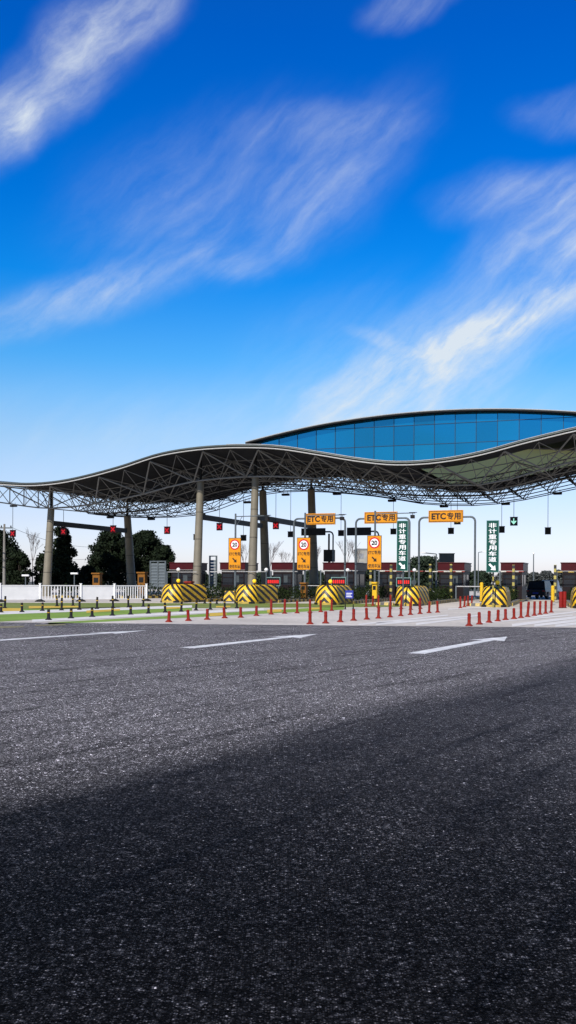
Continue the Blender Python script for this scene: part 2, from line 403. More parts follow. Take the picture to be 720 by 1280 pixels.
    L(mm('ADD', a1.outputs[0], mm('MULTIPLY', a2.outputs[0], 1.5)), bp.inputs['Height']); L(bp.outputs[0], b.inputs['Normal'])
    M['asphalt'] = m
asphalt()

def sheet(name, pts, z, m, kind='structure', pix=True):
    mb = MB(); P = [ground(*p) if pix else Vector((*p, 0)) for p in pts]
    # wind counter-clockwise
    a = sum(P[i].x * P[(i + 1) % len(P)].y - P[(i + 1) % len(P)].x * P[i].y for i in range(len(P)))
    if a < 0: P.reverse()
    mb.face([(p.x, p.y, z) for p in P]); o = mb.build(name, m); o['kind'] = kind
    return o
sheet('ground', [(-3000, -400), (3000, -400), (3000, 5000), (-3000, 5000)], -.02, 'earth', pix=False)
EL_, ER_ = ground(0, 777.8), ground(720, 784.5)
ed = (ER_ - EL_)
eL, eR = EL_ - ed * 4, ER_ + ed * 4
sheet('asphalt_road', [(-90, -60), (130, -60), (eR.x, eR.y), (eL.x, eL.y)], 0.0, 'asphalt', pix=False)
sheet('toll_plaza_concrete', [(eL.x, eL.y), (eR.x, eR.y), (150, 180), (-60, 180)], -.004, 'concrete', pix=False)
# painted bands of the left approach (along the lanes)
def band(name, left, right, z, m):       # pixel (x, y_top, y_bottom) pairs
    sheet(name, [(left[0], left[1]), (right[0], right[1]), (right[0], right[2]), (left[0], left[2])], z, m)
band('green_lane_paint', (-60, 770.0, 780.5), (240, 759.4, 763.2), .0, 'greenpaint')
band('green_lane_paint', (60, 778.2, 780.6), (430, 757.6, 762.0), .0, 'greenpaint')
band('green_lane_paint', (-60, 753.2, 762.0), (500, 754.6, 758.5), .0, 'greendull')
band('green_lane_paint', (-60, 763.4, 766.4), (150, 758.6, 760.2), .0, 'greenpaint')
band('white_lane_paint', (-60, 766.2, 770.2), (240, 756.6, 759.6), .004, 'whitepaint')
band('white_lane_paint', (40, 774.6, 777.6), (330, 760.0, 762.8), .004, 'whitepaint')
band('yellow_lane_paint', (3, 760.2, 764.2), (26, 760.4, 763.8), .008, 'yellowpaint')
band('yellow_lane_paint', (36, 757.6, 760.6), (100, 757.4, 759.2), .008, 'yellowpaint')
band('yellow_lane_paint', (108, 763.3, 766.2), (150, 761.4, 763.6), .008, 'yellowpaint')
band('yellow_lane_paint', (205, 759.2, 761.6), (228, 758.6, 760.4), .008, 'yellowpaint')
band('yellow_lane_paint', (262, 766.5, 770.6), (283, 765.6, 769.4), .008, 'yellowpaint')
band('yellow_lane_paint', (334, 762.2, 766), (352, 761.6, 764.8), .008, 'yellowpaint')
band('yellow_lane_paint', (270, 757.8, 759.6), (288, 757.4, 759), .008, 'yellowpaint')
band('yellow_lane_paint', (386, 759.8, 762.4), (400, 759.4, 761.6), .008, 'yellowpaint')
# hatch and lane paint on the right
for x0, yt, yb, x1, yt1, yb1 in ((470, 778.5, 781.8, 600, 768.6, 770.2), (520, 778.8, 781.5, 585, 771.8, 773.4), (448, 779.8, 781.8, 560, 768.2, 769.6),
                                 (640, 780, 783.4, 720, 770.4, 773.2), (668, 780.5, 783.6, 730, 773, 776), (694, 781, 784, 735, 776.5, 779.5), (600, 778, 779.6, 716, 768.5, 769.8),
                                 (668, 770.2, 772.2, 740, 761.5, 763), (560, 761.0, 762.2, 640, 757.2, 758)):
    band('white_hatch_paint', (x0, yt, yb), (x1, yt1, yb1), .004, 'whitepaint')
# lane arrows on the asphalt
def road_arrow(tail, tip, w=.17, head=1.7, hw=.42):
    a, b = ground(*tail), ground(*tip); d = (b - a).normalized(); n = Vector((-d.y, d.x, 0))
    hb = b - d * head; mb = MB()
    w2 = w * .75
    P = [a + n * w, hb + n * w2, hb - d * .25 + n * hw, b, hb - d * .25 - n * hw, hb - n * w2, a - n * w]
    P.reverse(); mb.face([(p.x, p.y, .004) for p in P]); o = mb.build('lane_arrow_marking', 'paintwhite'); o['kind'] = 'structure'
road_arrow((520, 817), (634, 796)); road_arrow((234, 810), (396, 792.6)); road_arrow((-40, 803), (184, 788))
band('faded_line_paint', (-20, 783.6, 786), (30, 782.4, 784), .004, 'fadedpaint')
band('faded_line_paint', (44, 781.2, 782.6), (82, 780.2, 781.6), .004, 'fadedpaint')

# ================================================================== toll canopy
def curve_from(pts, v):
    L = [uvz(at_v(x, y, v)) for x, y in pts]; us = [p[0] for p in L]; zs = [p[2] for p in L]; n = len(us)
    sl = [(zs[i + 1] - zs[i]) / (us[i + 1] - us[i]) for i in range(n - 1)]
    tg = [sl[0]] + [(sl[i - 1] + sl[i]) / 2 for i in range(1, n - 1)] + [sl[-1]]
    def f(u):
        if u <= us[0]: return zs[0] + tg[0] * (u - us[0]) * .5
        if u >= us[-1]: return zs[-1] + tg[-1] * (u - us[-1]) * .5
        for i in range(n - 1):
            if u <= us[i + 1]:
                h = us[i + 1] - us[i]; t = (u - us[i]) / h
                return ((2 * t**3 - 3 * t**2 + 1) * zs[i] + (t**3 - 2 * t**2 + t) * h * tg[i] + (-2 * t**3 + 3 * t**2) * zs[i + 1] + (t**3 - t**2) * h * tg[i + 1])
    return f
VF, VB, VL = -4.0, 17.0, -0.5
front = curve_from([(-90, 594), (-40, 599), (0, 602.5), (40, 604), (75, 601), (105, 595), (150, 583), (200, 567), (240, 560), (275, 557), (310, 556.3), (350, 558), (400, 565.5), (450, 573.5), (490, 577.5),
                    (530, 576.5), (570, 571.5), (610, 563), (650, 552), (690, 542), (720, 535), (770, 526), (820, 523), (870, 527), (930, 540)], VF)
back = curve_from([(-90, 586), (-40, 588), (0, 593), (45, 601), (70, 606), (110, 613), (160, 624), (215, 626), (270, 622), (310, 609), (350, 600), (380, 596), (420, 594), (480, 600), (540, 608), (600, 612),
                   (660, 603), (720, 590), (780, 580), (850, 578), (930, 592)], VB)
lowf = curve_from([(-90, 618), (-40, 622), (0, 628), (62, 635.5), (110, 631), (169, 620), (235, 603), (304, 596), (345, 595.5), (379, 597), (457, 604), (536, 606), (611, 605), (695, 582), (740, 572), (800, 566), (880, 570)], VL)
lowb = curve_from([(-90, 618), (0, 628), (60, 636), (150, 646), (200, 647), (245, 644), (280, 635), (312, 622), (345, 616), (380, 614), (420, 616), (482, 622), (530, 630), (590, 632), (630, 629), (660, 624), (720, 611), (790, 600), (870, 602)], VB)
arc = curve_from([(300, 555.3), (330, 547.5), (350, 542.5), (400, 531.5), (450, 523.5), (500, 517.5), (560, 513.2), (620, 511.8), (660, 512.5), (720, 515.5), (800, 523), (870, 535), (940, 552)], VF)
def roofz(u, v): t = (v - VF) / (VB - VF); return front(u) * (1 - t) + back(u) * t
def lowz(u, v): t = max(0, (v - VL) / (VB - VL)); return lowf(u) * (1 - t) + lowb(u) * t
U0 = uvz(at_v(-90, 600, VF))[0]; U1 = uvz(at_v(930, 540, VF))[0]
UA0 = uvz(at_v(303, 555, VF))[0]; UA1 = U1 - .5
UOPEN = uvz(at_v(505, 580, VF))[0]
canopy = thing('toll_canopy', 'long wave-shaped toll plaza canopy of steel trusses with a blue glass clerestory', 'canopy', O, RZ)
du = .8; nu = int((U1 - U0) / du); us = [U0 + (U1 - U0) * i / nu for i in range(nu + 1)]
# roof sheet: top, underside, edges; open inside the lens
mb = MB(); vs_ = [VF, -1.4, 2, 5.5, 9, 12.6, VB]; TK = .22
for a, b in zip(us, us[1:]):
    for c, d in zip(vs_, vs_[1:]):
        if a > UOPEN and b < U1 - 6 and c >= -1.5 and d <= 12.7: continue
        mb.face([(a, c, roofz(a, c)), (b, c, roofz(b, c)), (b, d, roofz(b, d)), (a, d, roofz(a, d))], 0)
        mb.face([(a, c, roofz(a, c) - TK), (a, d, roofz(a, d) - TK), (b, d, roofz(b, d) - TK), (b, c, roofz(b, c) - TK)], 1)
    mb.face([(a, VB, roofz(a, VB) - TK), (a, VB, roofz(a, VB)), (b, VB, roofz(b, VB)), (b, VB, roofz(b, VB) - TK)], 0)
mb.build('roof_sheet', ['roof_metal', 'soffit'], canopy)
# fascia and its pipes
mb = MB()
for a, b in zip(us, us[1:]):
    za, zb = roofz(a, VF), roofz(b, VF)
    prof = [(-.02, .0), (-.18, .03), (-.22, -.08), (-.02, -.20)]
    for (y0, h0), (y1, h1) in zip(prof, prof[1:]):
        mb.face([(a, VF + y1, za + h1), (b, VF + y1, zb + h1), (b, VF + y0, zb + h0), (a, VF + y0, za + h0)])
mb.build('fascia', 'roof_metal', canopy)
mb = MB()
for a, b in zip(us, us[1:]):
    mb.tube((a, VF - .16, roofz(a, VF) - .23), (b, VF - .16, roofz(b, VF) - .23), .045, 6, cap=False)
mb.build('edge_pipe', 'steel_white', canopy)
# coping under the glass
mb = MB()
for a, b in zip(us, us[1:]):
    if a < UA0 - 1.5: continue
    za, zb = roofz(a, VF), roofz(b, VF)
    for (y0, h0), (y1, h1) in (((.62, .06), (-.20, .07)), ((-.20, .07), (-.24, .02))):
        mb.face([(a, VF + y1, za + h1), (b, VF + y1, zb + h1), (b, VF + y0, zb + h0), (a, VF + y0, za + h0)])
mb.build('coping', 'coping', canopy)
# glass lens
VG = VF + .55
def gtop(u): return arc(u) - .10
def gbot(u): return roofz(u, VF) + .06
m = bpy.data.materials.new('curtain_glass'); m.use_nodes = True; t = m.node_tree; b = t.nodes['Principled BSDF']
b.inputs['Metallic'].default_value = .8; b.inputs['Roughness'].default_value = .04; b.inputs['Specular IOR Level'].default_value = .6
oi = t.nodes.new('ShaderNodeAttribute'); oi.attribute_name = 'pane'
cr2 = t.nodes.new('ShaderNodeValToRGB'); cr2.color_ramp.elements[0].color = (.004, .145, .30, 1); cr2.color_ramp.elements[1].color = (.006, .20, .38, 1)
t.links.new(oi.outputs['Fac'], cr2.inputs[0]); t.links.new(cr2.outputs[0], b.inputs['Base Color'])
M['curtain_glass'] = m
mb = MB(); mu = MB(); PW, PH = 1.52, 1.45
z_base = 8.6; pane_vals = []
gu = [UA0 - .2]
while gu[-1] < UA1: gu.append(gu[-1] + PW)
for a, b_ in zip(gu, gu[1:]):
    k = 0
    while z_base + k * PH < 20:
        z0, z1 = z_base + k * PH, z_base + (k + 1) * PH; k += 1
        N_ = 5; ty = rnd.uniform(-.006, .006); tz = rnd.uniform(-.006, .006); val = rnd.random()
        for j in range(N_):
            p, q = a + (b_ - a) * j / N_, a + (b_ - a) * (j + 1) / N_
            lp, lq = max(z0, gbot(p)), max(z0, gbot(q)); hp, hq = min(z1, gtop(p)), min(z1, gtop(q))
            if hp <= lp and hq <= lq: continue
            hp, hq = max(hp, lp), max(hq, lq)
            f = lambda x, z: (x, VG + (x - a) * ty + (z - z0) * tz, z)
            mb.face([f(p, lp), f(q, lq), f(q, hq), f(p, hp)]); pane_vals.append(val)
    if gtop(b_) > gbot(b_): mu.tube((b_, VG - .03, gbot(b_)), (b_, VG - .03, gtop(b_)), .022, 4)
for k in range(1, 8):
    z = z_base + k * PH
    for a, b_ in zip(us, us[1:]):
        if a < UA0: continue
        if gbot(a) < z < gtop(a) and gbot(b_) < z < gtop(b_): mu.tube((a, VG - .03, z), (b_, VG - .03, z), .02, 4, cap=False)
g = mb.build('glass_wall', 'curtain_glass', canopy)
at = g.data.attributes.new('pane', 'FLOAT', 'FACE'); at.data.foreach_set('value', pane_vals)
mu.build('mullion_grid', 'mullion', g)
# rear translucent wall of the lens
m = bpy.data.materials.new('rear_panel'); m.use_nodes = True; t = m.node_tree; t.nodes.remove(t.nodes['Principled BSDF'])
df = t.nodes.new('ShaderNodeBsdfDiffuse'); df.inputs[0].default_value = (.4, .4, .2, 1); tr = t.nodes.new('ShaderNodeBsdfTranslucent'); tr.inputs[0].default_value = (.66, .64, .27, 1)
mx = t.nodes.new('ShaderNodeMixShader'); mx.inputs[0].default_value = .7; t.links.new(df.outputs[0], mx.inputs[1]); t.links.new(tr.outputs[0], mx.inputs[2]); t.links.new(mx.outputs[0], t.nodes['Material Output'].inputs[0])
M['rear_panel'] = m
mb = MB(); VR = VB - .4
for a, b_ in zip(us, us[1:]):
    if a < UA0 + 2: continue
    l0, l1 = roofz(a, VR), roofz(b_, VR); h0, h1 = arc(a) - .2, arc(b_) - .2
    if h0 > l0 and h1 > l1: mb.face([(a, VR, l0), (b_, VR, l1), (b_, VR, h1), (a, VR, h0)])
mb.build('rear_wall', 'rear_panel', canopy)
# upper roof over the lens
mb = MB(); au = [u for u in us if u >= UA0 - .3]
for a, b_ in zip(au, au[1:]):
    A, B = arc(a), arc(b_)
    for (y0, h0, y1, h1, mi) in ((-.15, 0, VB - VF + .6, 0, 0), (-.15, -.1, VB - VF + .6, -.1, 1)):
        P = [(a, VF + y0, A + h0), (b_, VF + y0, B + h0), (b_, VF + y1, B + h1), (a, VF + y1, A + h1)]
        if mi: P.reverse()
        mb.face(P, mi)
    for y, fl in ((VF - .15, 0), (VB + .6, 1)):
        P = [(a, y, A - .1), (b_, y, B - .1), (b_, y, B), (a, y, A)]
        if fl: P.reverse()
        mb.face(P, 2 if not fl else 0)
mb.build('upper_roof', ['roof_metal', 'soffit', 'steel_dark'], canopy)
mb = MB()
for a, b_ in zip(au, au[1:]): mb.tube((a, VF - .18, arc(a) + .02), (b_, VF - .18, arc(b_) + .02), .045, 5, cap=False)
mb.build('upper_edge_pipe', 'coping', canopy)
# space frame
PU = 4.72
uN0 = uvz(at_v(321, 560, VF))[0]
kmin = int((U0 - uN0) / PU); kmax = int((U1 - uN0) / PU)
top_rows = [VF + .25, 2.0, 6.5]; low_rows = [VL, 4.2, 8.4]
mb = MB(); sec = MB()
def TN(u, v): return Vector((u, v, roofz(u, v) - TK - .1))
def LN(u, v): return Vector((u, v, lowz(u, v)))
for j, (vt, vl) in enumerate(zip(top_rows, low_rows)):
    big = .062 if j == 0 else .05; uL = uvz(at_v(66, 620, VL))[0]
    for k in range(kmin, kmax + 1):
        u = uN0 + k * PU
        if u < uL - PU * .6: continue
        n0, n1, l = TN(u, vt), TN(u + PU, vt), LN(u + PU / 2, vl)
        mb.tube(n0, l, big, 6); mb.tube(n1, l, big, 6)
        lc = .075 if j == 0 else .05
        l2 = LN(u + PU * 1.5, vl); mid = LN(u + PU, vl)
        mb.tube(l, mid, lc, 6); mb.tube(mid, l2, lc, 6)
        mb.tube(TN(u + PU, vt), mid, .028, 5)
        mb.tube(TN(u + PU / 2, vt), l, .028, 5); mb.tube(TN(u + PU / 2, vt), mid, .024, 5); mb.tube(TN(u + PU / 2, vt), LN(u, vl), .024, 5)
        if j < len(top_rows) - 1:
            m0, m1 = TN(u, top_rows[j + 1]), TN(u + PU, top_rows[j + 1])
            mb.tube(l, m0, .045, 5); mb.tube(l, m1, .045, 5); mb.tube(n0, m0, .04, 5); mb.tube(l, LN(u + PU / 2, low_rows[j + 1]), .045, 5)
            mb.tube(m0, m1, .04, 5)
        s_ = MB
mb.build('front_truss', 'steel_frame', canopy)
mb = MB(); P2 = PU / 2; rows_t = [6.5, 9.0, 11.6, 14.2, 16.7]; rows_l = [7.7, 10.3, 12.9, 15.5, 17.0]
for j in range(len(rows_t)):
    for k in range(kmin * 2, kmax * 2 + 2):
        u = uN0 + k * P2; vt, vl = rows_t[j], rows_l[j]
        if u < uvz(at_v(80, 640, vt))[0]: continue
        t0, t1, l0, l1 = TN(u, vt), TN(u + P2, vt), LN(u + P2 / 2, vl), LN(u + P2 * 1.5, vl)
        for a, b_ in ((t0, l0), (t1, l0)): mb.tube(a, b_, .032, 5, cap=False)
        mb.tube(l0, l1, .042, 5, cap=False); mb.tube(t0, t1, .036, 5, cap=False)
        if j + 1 < len(rows_t):
            mb.tube(l0, TN(u, rows_t[j + 1]), .032, 5, cap=False); mb.tube(l0, TN(u + P2, rows_t[j + 1]), .032, 5, cap=False)
            mb.tube(l0, LN(u + P2 / 2, rows_l[j + 1]), .032, 5, cap=False)
mb.build('rear_space_frame', 'steel_shaded', canopy)
mb = MB(); uu = uvz(at_v(66, 620, VL))[0]         # plane truss at the left wing
u = uu
while u > U0:
    T0, T1, L0_, L1_ = TN(u, VL), TN(u - 1.5, VL), LN(u, VL), LN(u - 1.5, VL)
    mb.tube(T0, L0_, .05, 5); mb.tube(T0, L1_, .035, 5); mb.tube(T1, L0_, .035, 5); mb.tube(L0_, L1_, .06, 5); mb.tube(T0, T1, .06, 5)
    u -= 1.5
mb.build('left_wing_truss', 'steel_frame', canopy)
# columns in splayed pairs with tie beams
def col(u, v, vtop, ztop, rb=.365, rt=.28):
    b0, t0 = Vector((u, v, 0)), Vector((u, vtop, ztop)); c = MB(); n = 20; rings = 9
    i = 0
    for r_ in range(rings):
        t = r_ / (rings - 1); p = b0.lerp(t0, t); rr = rb + (rt - rb) * t
        for k in range(n):
            a = 2 * PI * k / n; c.v.append((p.x + rr * math.cos(a), p.y + rr * 1.15 * math.sin(a), p.z))
    for r_ in range(rings - 1):
        for k in range(n):
            k2 = (k + 1) % n; c.f.append((r_ * n + k, r_ * n + k2, (r_ + 1) * n + k2, (r_ + 1) * n + k)); c.mi.append(0)
    o = c.build('column', 'column', canopy, smooth=True)
    for h in (.27, .5, .73):
        j = MB(); p = b0.lerp(t0, h); rr = rb + (rt - rb) * h + .006
        for k in range(n):
            a, a2 = 2 * PI * k / n, 2 * PI * (k + 1) / n
            j.face([(p.x + rr * math.cos(a), p.y + rr * 1.15 * math.sin(a), p.z - .018), (p.x + rr * math.cos(a2), p.y + rr * 1.15 * math.sin(a2), p.z - .018),
                    (p.x + rr * math.cos(a2), p.y + rr * 1.15 * math.sin(a2), p.z + .018), (p.x + rr * math.cos(a), p.y + rr * 1.15 * math.sin(a), p.z + .018)])
        j.build('joint', 'steel_dark', o)
for (xf, xfb, xb, xbb, yb_f, yb_b) in ((64.5, 60, 150, 156, 650.5, 661), (251, 246, 325, 333, 642.5, 652), (319.5, 316, 384.5, 391, 642.5, 651.5)):
    uf = uvz(at_v(xf, 620, 0))[0]; ufb = uf
    vb_ = 13.8 if xf > 100 else 13.4
    # front column leans so that its foot stands towards the camera
    zt = lowz(uf, 0) + .02
    col(uf, -.75, -.05, zt)
    # back column on the same line
    ub = uf
    col(ub, vb_ + 1.1, vb_, lowz(ub, vb_) + .02, .46, .34)
    zf = at_v(xf, yb_f, 0).z
    k = MB(); k.box(uf - .13, uf + .13, .28, vb_ - .3, zf - .46, zf - .02); k.build('tie_beam', 'steel_dark', canopy)
    k = MB(); k.tube((uf, -.05, zt), TN(uf, -.05), .12, 8); k.build('column_head', 'steel_dark', canopy); k = MB(); k.tube((ub, vb_, lowz(ub, vb_)), TN(ub, vb_), .12, 8); k.build('column_head', 'steel_dark', canopy)
# speaker box on the second column

ORD = ['first', 'second', 'third', 'fourth', 'fifth', 'sixth', 'seventh', 'eighth', 'ninth', 'tenth', 'eleventh', 'twelfth', 'thirteenth', 'fourteenth', 'fifteenth', 'sixteenth',
       'seventeenth', 'eighteenth', 'nineteenth', 'twentieth', 'twenty-first', 'twenty-second', 'twenty-third', 'twenty-fourth', 'twenty-fifth', 'twenty-sixth', 'twenty-seventh', 'twenty-eighth']
IH = .18       # island height
# ================================================================== booths, islands, barriers
# (front px, x of the booth centre at v=0, width px, has barrier block)
VBL = -19.0
def island_frame(pf, v0, pb):
    a = at_v(pf, 750, v0); b = at_v(pb, 735, 0.0); a.z = b.z = 0
    d = (b - a).normalized(); return a, b, math.atan2(-d.x, d.y)
ISL = []
desc = ['leftmost striped crash block', 'second striped crash block from the left', 'middle striped crash block', 'fourth striped crash block from the left', 'striped crash block under the right-hand green sign', 'rightmost crash block cut by the photo edge']
blocks = [(209, 353), (303, 424), (405, 488), (507, 564), (617, 640), (733, 718)]
for k, (pf, pb) in enumerate(blocks):
    ISL.append((pf, VBL, pb, k))
for pf, v0, pb in ((228, -7, 290), (150, -7, 222), (75, -7, 158)): ISL.append((pf, v0, pb, None))
def make_block(loc, rz, label):
    t = thing('crash_barrier_block', label, 'crash barrier', loc, rz, 'striped crash blocks at the island noses')
    W2, Ln = .74, 4.1
    def outline(inset_s, inset_n, z):
        P = []
        w = W2 - inset_s
        n = 14
        for i in range(n + 1):
            a = PI - PI * i / n
            P.append((w * math.cos(a), .72 - (.72 - inset_n) * math.sin(a), z))
        for y in (1.5, 2.4, 3.3, Ln): P.append((w, y, z))
        P2 = [(-w, y, z) for y in (Ln, 3.3, 2.4, 1.5)]
        return P + P2
    lev = [outline(0, 0, .05), outline(.02, .03, .45), outline(.06, .16, .85), outline(.14, .36, 1.08), outline(.26, .56, 1.17)]
    # arc length from nose centre
    b0 = lev[0]; n = len(b0); c = 7; S = [0] * n
    for i in range(c + 1, n - 4): S[i] = S[i - 1] + math.dist(b0[i][:2], b0[i - 1][:2])
    for i in range(c - 1, -1, -1): S[i] = S[i + 1] + math.dist(b0[i][:2], b0[i + 1][:2])
    S[n - 1] = S[0] + math.dist(b0[0][:2], b0[n - 1][:2])
    for i in range(n - 2, n - 5, -1): S[i] = S[i + 1] + math.dist(b0[i][:2], b0[i + 1][:2])
    sn = S[14]; S = [v if v <= sn else sn + (v - sn) * .42 for v in S]
    m = MB()
    for A, B in zip(lev, lev[1:]):
        for i in range(n):
            j = (i + 1) % n
            if i == n - 5: uv = [(S[i], A[i][2]), (S[i] + 1.48, A[i][2]), (S[i] + 1.48, B[i][2]), (S[i], B[i][2])]
            else: uv = [(S[i], A[i][2]), (S[j], A[j][2]), (S[j], B[j][2]), (S[i], B[i][2])]
            m.face([A[i], A[j], B[j], B[i]], 0, uv)
    m.face(lev[-1], 1, [(0, 0)] * n)
    m.build('block', ['chevron', 'cab_yellow'], t)
    m = MB(); L0 = [(x * 1.06, y * 1.03 - .06, 0) for x, y, z in b0]; L1 = [(x * 1.06, y * 1.03 - .06, .13) for x, y, z in b0]
    for i in range(n):
        j = (i + 1) % n; m.face([L0[i], L0[j], L1[j], L1[i]], 0, [(S[i], 0), (S[j], 0), (S[j], 0), (S[i], 0)])
    m.face(L1, 0, [(0, 0)] * n)
    m.build('base_kerb', 'kerb_stripe', t)
    return t
def leaves(mb, c, rad, n, size, rg, flat=False):
    for _ in range(n):
        while True:
            p = Vector((rg.uniform(-1, 1), rg.uniform(-1, 1), rg.uniform(-1, 1)))
            if p.length <= 1: break
        p = Vector((c[0] + p.x * rad[0], c[1] + p.y * rad[1], c[2] + p.z * rad[2]))
        a = Vector((rg.gauss(0, 1), rg.gauss(0, 1), rg.gauss(0, 1))).normalized(); b = a.orthogonal().normalized(); b.rotate(__import__('mathutils').Quaternion(a, rg.uniform(0, 6)))
        s = size * rg.uniform(.6, 1.3); cc = a.cross(b)
        mb.face([p + b * s, p + cc * s * .55, p - b * s, p - cc * s * .55])
hedge_where = ['behind the leftmost crash block', 'behind the second crash block', 'behind the middle crash block', 'behind the fourth crash block', 'behind the fifth crash block', 'behind the last crash block']
for i, (pf, v0, pb, k) in enumerate(ISL):
    a, b, rz = island_frame(pf, v0, pb); L = (b - a).length + 14
    where = hedge_where[k] if k is not None else ['third lane island behind the white fence', 'second lane island behind the white fence', 'first lane island behind the white fence'][i - 6]
    t = thing('lane_island', 'raised lane island with yellow and black kerb ' + where if k is not None else where + ', with yellow and black kerb', 'traffic island', (a.x, a.y, 0), rz, 'raised islands between the toll lanes')
    m = MB(); w = .85
    y0, y1 = (3.95 if k is not None else .0), L
    for sx in (-1, 1):
        f = [(sx * w, y0, 0), (sx * w, y1, 0), (sx * w, y1, IH), (sx * w, y0, IH)]
        if sx < 0: f.reverse()
        m.face(f, 0, [(p[1], 0) for p in f])
        f = [(sx * w, y0, IH), (sx * w, y1, IH), (sx * (w - .16), y1, IH), (sx * (w - .16), y0, IH)]
        if sx < 0: f.reverse()
        m.face(f, 0, [(p[1], 0) for p in f])
    m.face([(-w, y0, 0), (w, y0, 0), (w, y0, IH), (-w, y0, IH)], 0, [(-w, 0), (w, 0), (w, 0), (-w, 0)])
    m.build('kerb', 'kerb_stripe', t)
    m = MB(); m.face([(-w + .16, y0, IH - .01), (w - .16, y0, IH - .01), (w - .16, y1, IH - .01), (-w + .16, y1, IH - .01)]); m.build('paving', 'kerbstone', t)
    if k is not None:
        make_block((a.x, a.y, 0), rz, 'yellow and black chevron concrete block, ' + desc[k])
        # beacon on top
        c, s_ = math.cos(rz), math.sin(rz)
        bx = {0: 223, 1: 318, 2: 413, 3: 0, 4: 622, 5: 0}[k]
        if bx:
            p = at_v(bx, 727, VBL + 1.2); lx = p.x; ly = p.y
            bt = thing('warning_beacon', 'round amber beacon lamp on top of the ' + desc[k], 'beacon', (lx, ly, 1.165), rz, 'amber beacons on the crash blocks')
            MB().lathe([(.05, 0), (.05, .10)], 8).build('stem', 'steel_dark', bt)
            MB().lathe([(.05, .10), (.09, .13), (.125, .20), (.125, .26), (.09, .32), (.02, .35)], 14).build('lamp', 'amber', bt, smooth=True)
    # hedge
    h = MB(); rg = random.Random(50 + i); yA = y0 + (1.0 if k is not None else .6); yB = (b - a).length - 2.5; n = int((yB - yA) / .8)
    for j in range(n):
        yy = yA + (yB - yA) * j / max(1, n - 1); hh = rg.uniform(.38, .62)
        leaves(h, (rg.uniform(-.15, .15), yy, IH + hh * .8), (.62, .6, hh), 150, .075, rg)
    ho = h.build('hedge', 'hedge'); ho.location = (a.x, a.y, 0); ho.rotation_euler = (0, 0, rz)
    tag(ho, 'low clipped shrub row on the lane island ' + where, 'hedge', 'shrub rows on the lane islands')

def make_booth(px, wpx, label, ztop_px=703):
    p = at_v(px, ztop_px, 0.0); w = wpx / F_PX * p.y * .84; H = p.z
    d = at_v(px, 735, 0); t = thing('toll_booth', label, 'toll booth', (d.x, d.y, IH), RZ, 'toll booths across the plaza')
    H -= IH; w2 = w / 2; L = 2.6 if w < 2.2 else 3.2
    m = MB(); hs = .95; hw = H - .92
    m.box(-w2, w2, 0, L, 0, hs)                                   # plinth
    m.box(-w2, w2, 0, L, hw, H - .62)                             # head band
    for x0 in (-w2, w2 - .09):
        for y0 in (0, L / 2 - .045, L - .09): m.box(x0, x0 + .09, y0, y0 + .09, hs, hw)
    m.box(-w2 + .09, w2 - .09, L - .06, L, hs, hw)
    m.build('wall', 'booth_dark', t)
    m = MB(); m.box(-w2 - .10, w2 + .10, -.12, L + .12, H - .62, H - .08); m.box(-w2 - .14, w2 + .14, -.16, L + .16, H - .08, H); m.build('roof', ['booth_red'], t, bevel=.02)
    m = MB(); m.box(-w2 - .12, w2 + .12, -.14, L + .14, H - .645, H - .618); m.build('trim', 'steel_white', t)
    for nm, x0, x1 in (('window', -w2 + .09, w2 - .09),):
        m = MB(); m.box(x0, x1, .03, .05, hs, hw); g_ = m.build('window', 'glass_dark', t)
        m = MB(); m.box(-.03, .03, 0, .03, hs, hw); m.box(x0, x1, .0, .03, hs + .55, hs + .60); m.build('frame', 'booth_dark', g_)
    for sx in (-1, 1):
        for y0, y1, mm_ in ((.09, L / 2 - .045, 'glass_pale'), (L / 2 + .045, L - .09, 'glass_dark')):
            m = MB(); xx = sx * (w2 - .03); m.box(min(xx, xx - sx * .02), max(xx, xx - sx * .02), y0, y1, hs, hw); m.build('side_window', mm_, t)
    m = MB(); m.box(w2 * .15, w2 * .55, -.012, .028, hs + .12, hs + .75); m.build('service_hatch', 'glass_pale', t)
    return t
booths = [(227, 35, 'dark red toll booth behind the beige column at the leftmost crash block'), (291, 37, 'dark red toll booth behind the leftmost speed sign'),
          (353, 30, 'dark red toll booth between the third column and the middle speed sign'), (424, 46, 'widest dark red toll booth, behind the ETC sign posts at centre'),
          (484, 28, 'dark red toll booth half hidden by the rightmost speed sign'), (564, 36, 'dark red toll booth with a grey louvred box rising behind its roof'),
          (640, 29, 'small dark red toll booth behind the right-hand green sign'), (719, 37, 'dark red toll booth cut off by the right edge')]
for px, w, lab in booths: make_booth(px, w, lab)
# roof-top box and rear cabinets
# clearance bars across lane entries, on striped posts
def striped_post(px, ytop, v, label, w=.17, ybase=None):
    p = at_v(px, ytop, v); t = thing('striped_post', label, 'post', (p.x, p.y, IH), RZ, 'black and yellow posts on the islands')
    H = p.z - IH; m = MB()
    z = 0
    for x0, x1, y0, y1 in ((-w / 2, w / 2, -w / 2, w / 2),):
        for A, B in (((x0, y0), (x1, y0)), ((x1, y0), (x1, y1)), ((x1, y1), (x0, y1)), ((x0, y1), (x0, y0))):
            m.face([(*A, 0), (*B, 0), (*B, H), (*A, H)], 0, [(0, 0), (0, 0), (0, H), (0, H)])
        m.face([(x0, y0, H), (x1, y0, H), (x1, y1, H), (x0, y1, H)], 0, [(0, H)] * 4)
    m.build('shaft', 'post_stripe', t)
    MB().box(-w * .8, w * .8, -w * .8, w * .8, 0, .04).build('base_plate', 'steel_dark', t)
striped_post(538, 705, -1.5, 'striped post left of the booth with the louvred box')
striped_post(564, 705, -1.5, 'striped post in front of the booth with the louvred box')
striped_post(642, 706, -1.5, 'striped post in front of the small booth by the right green sign')
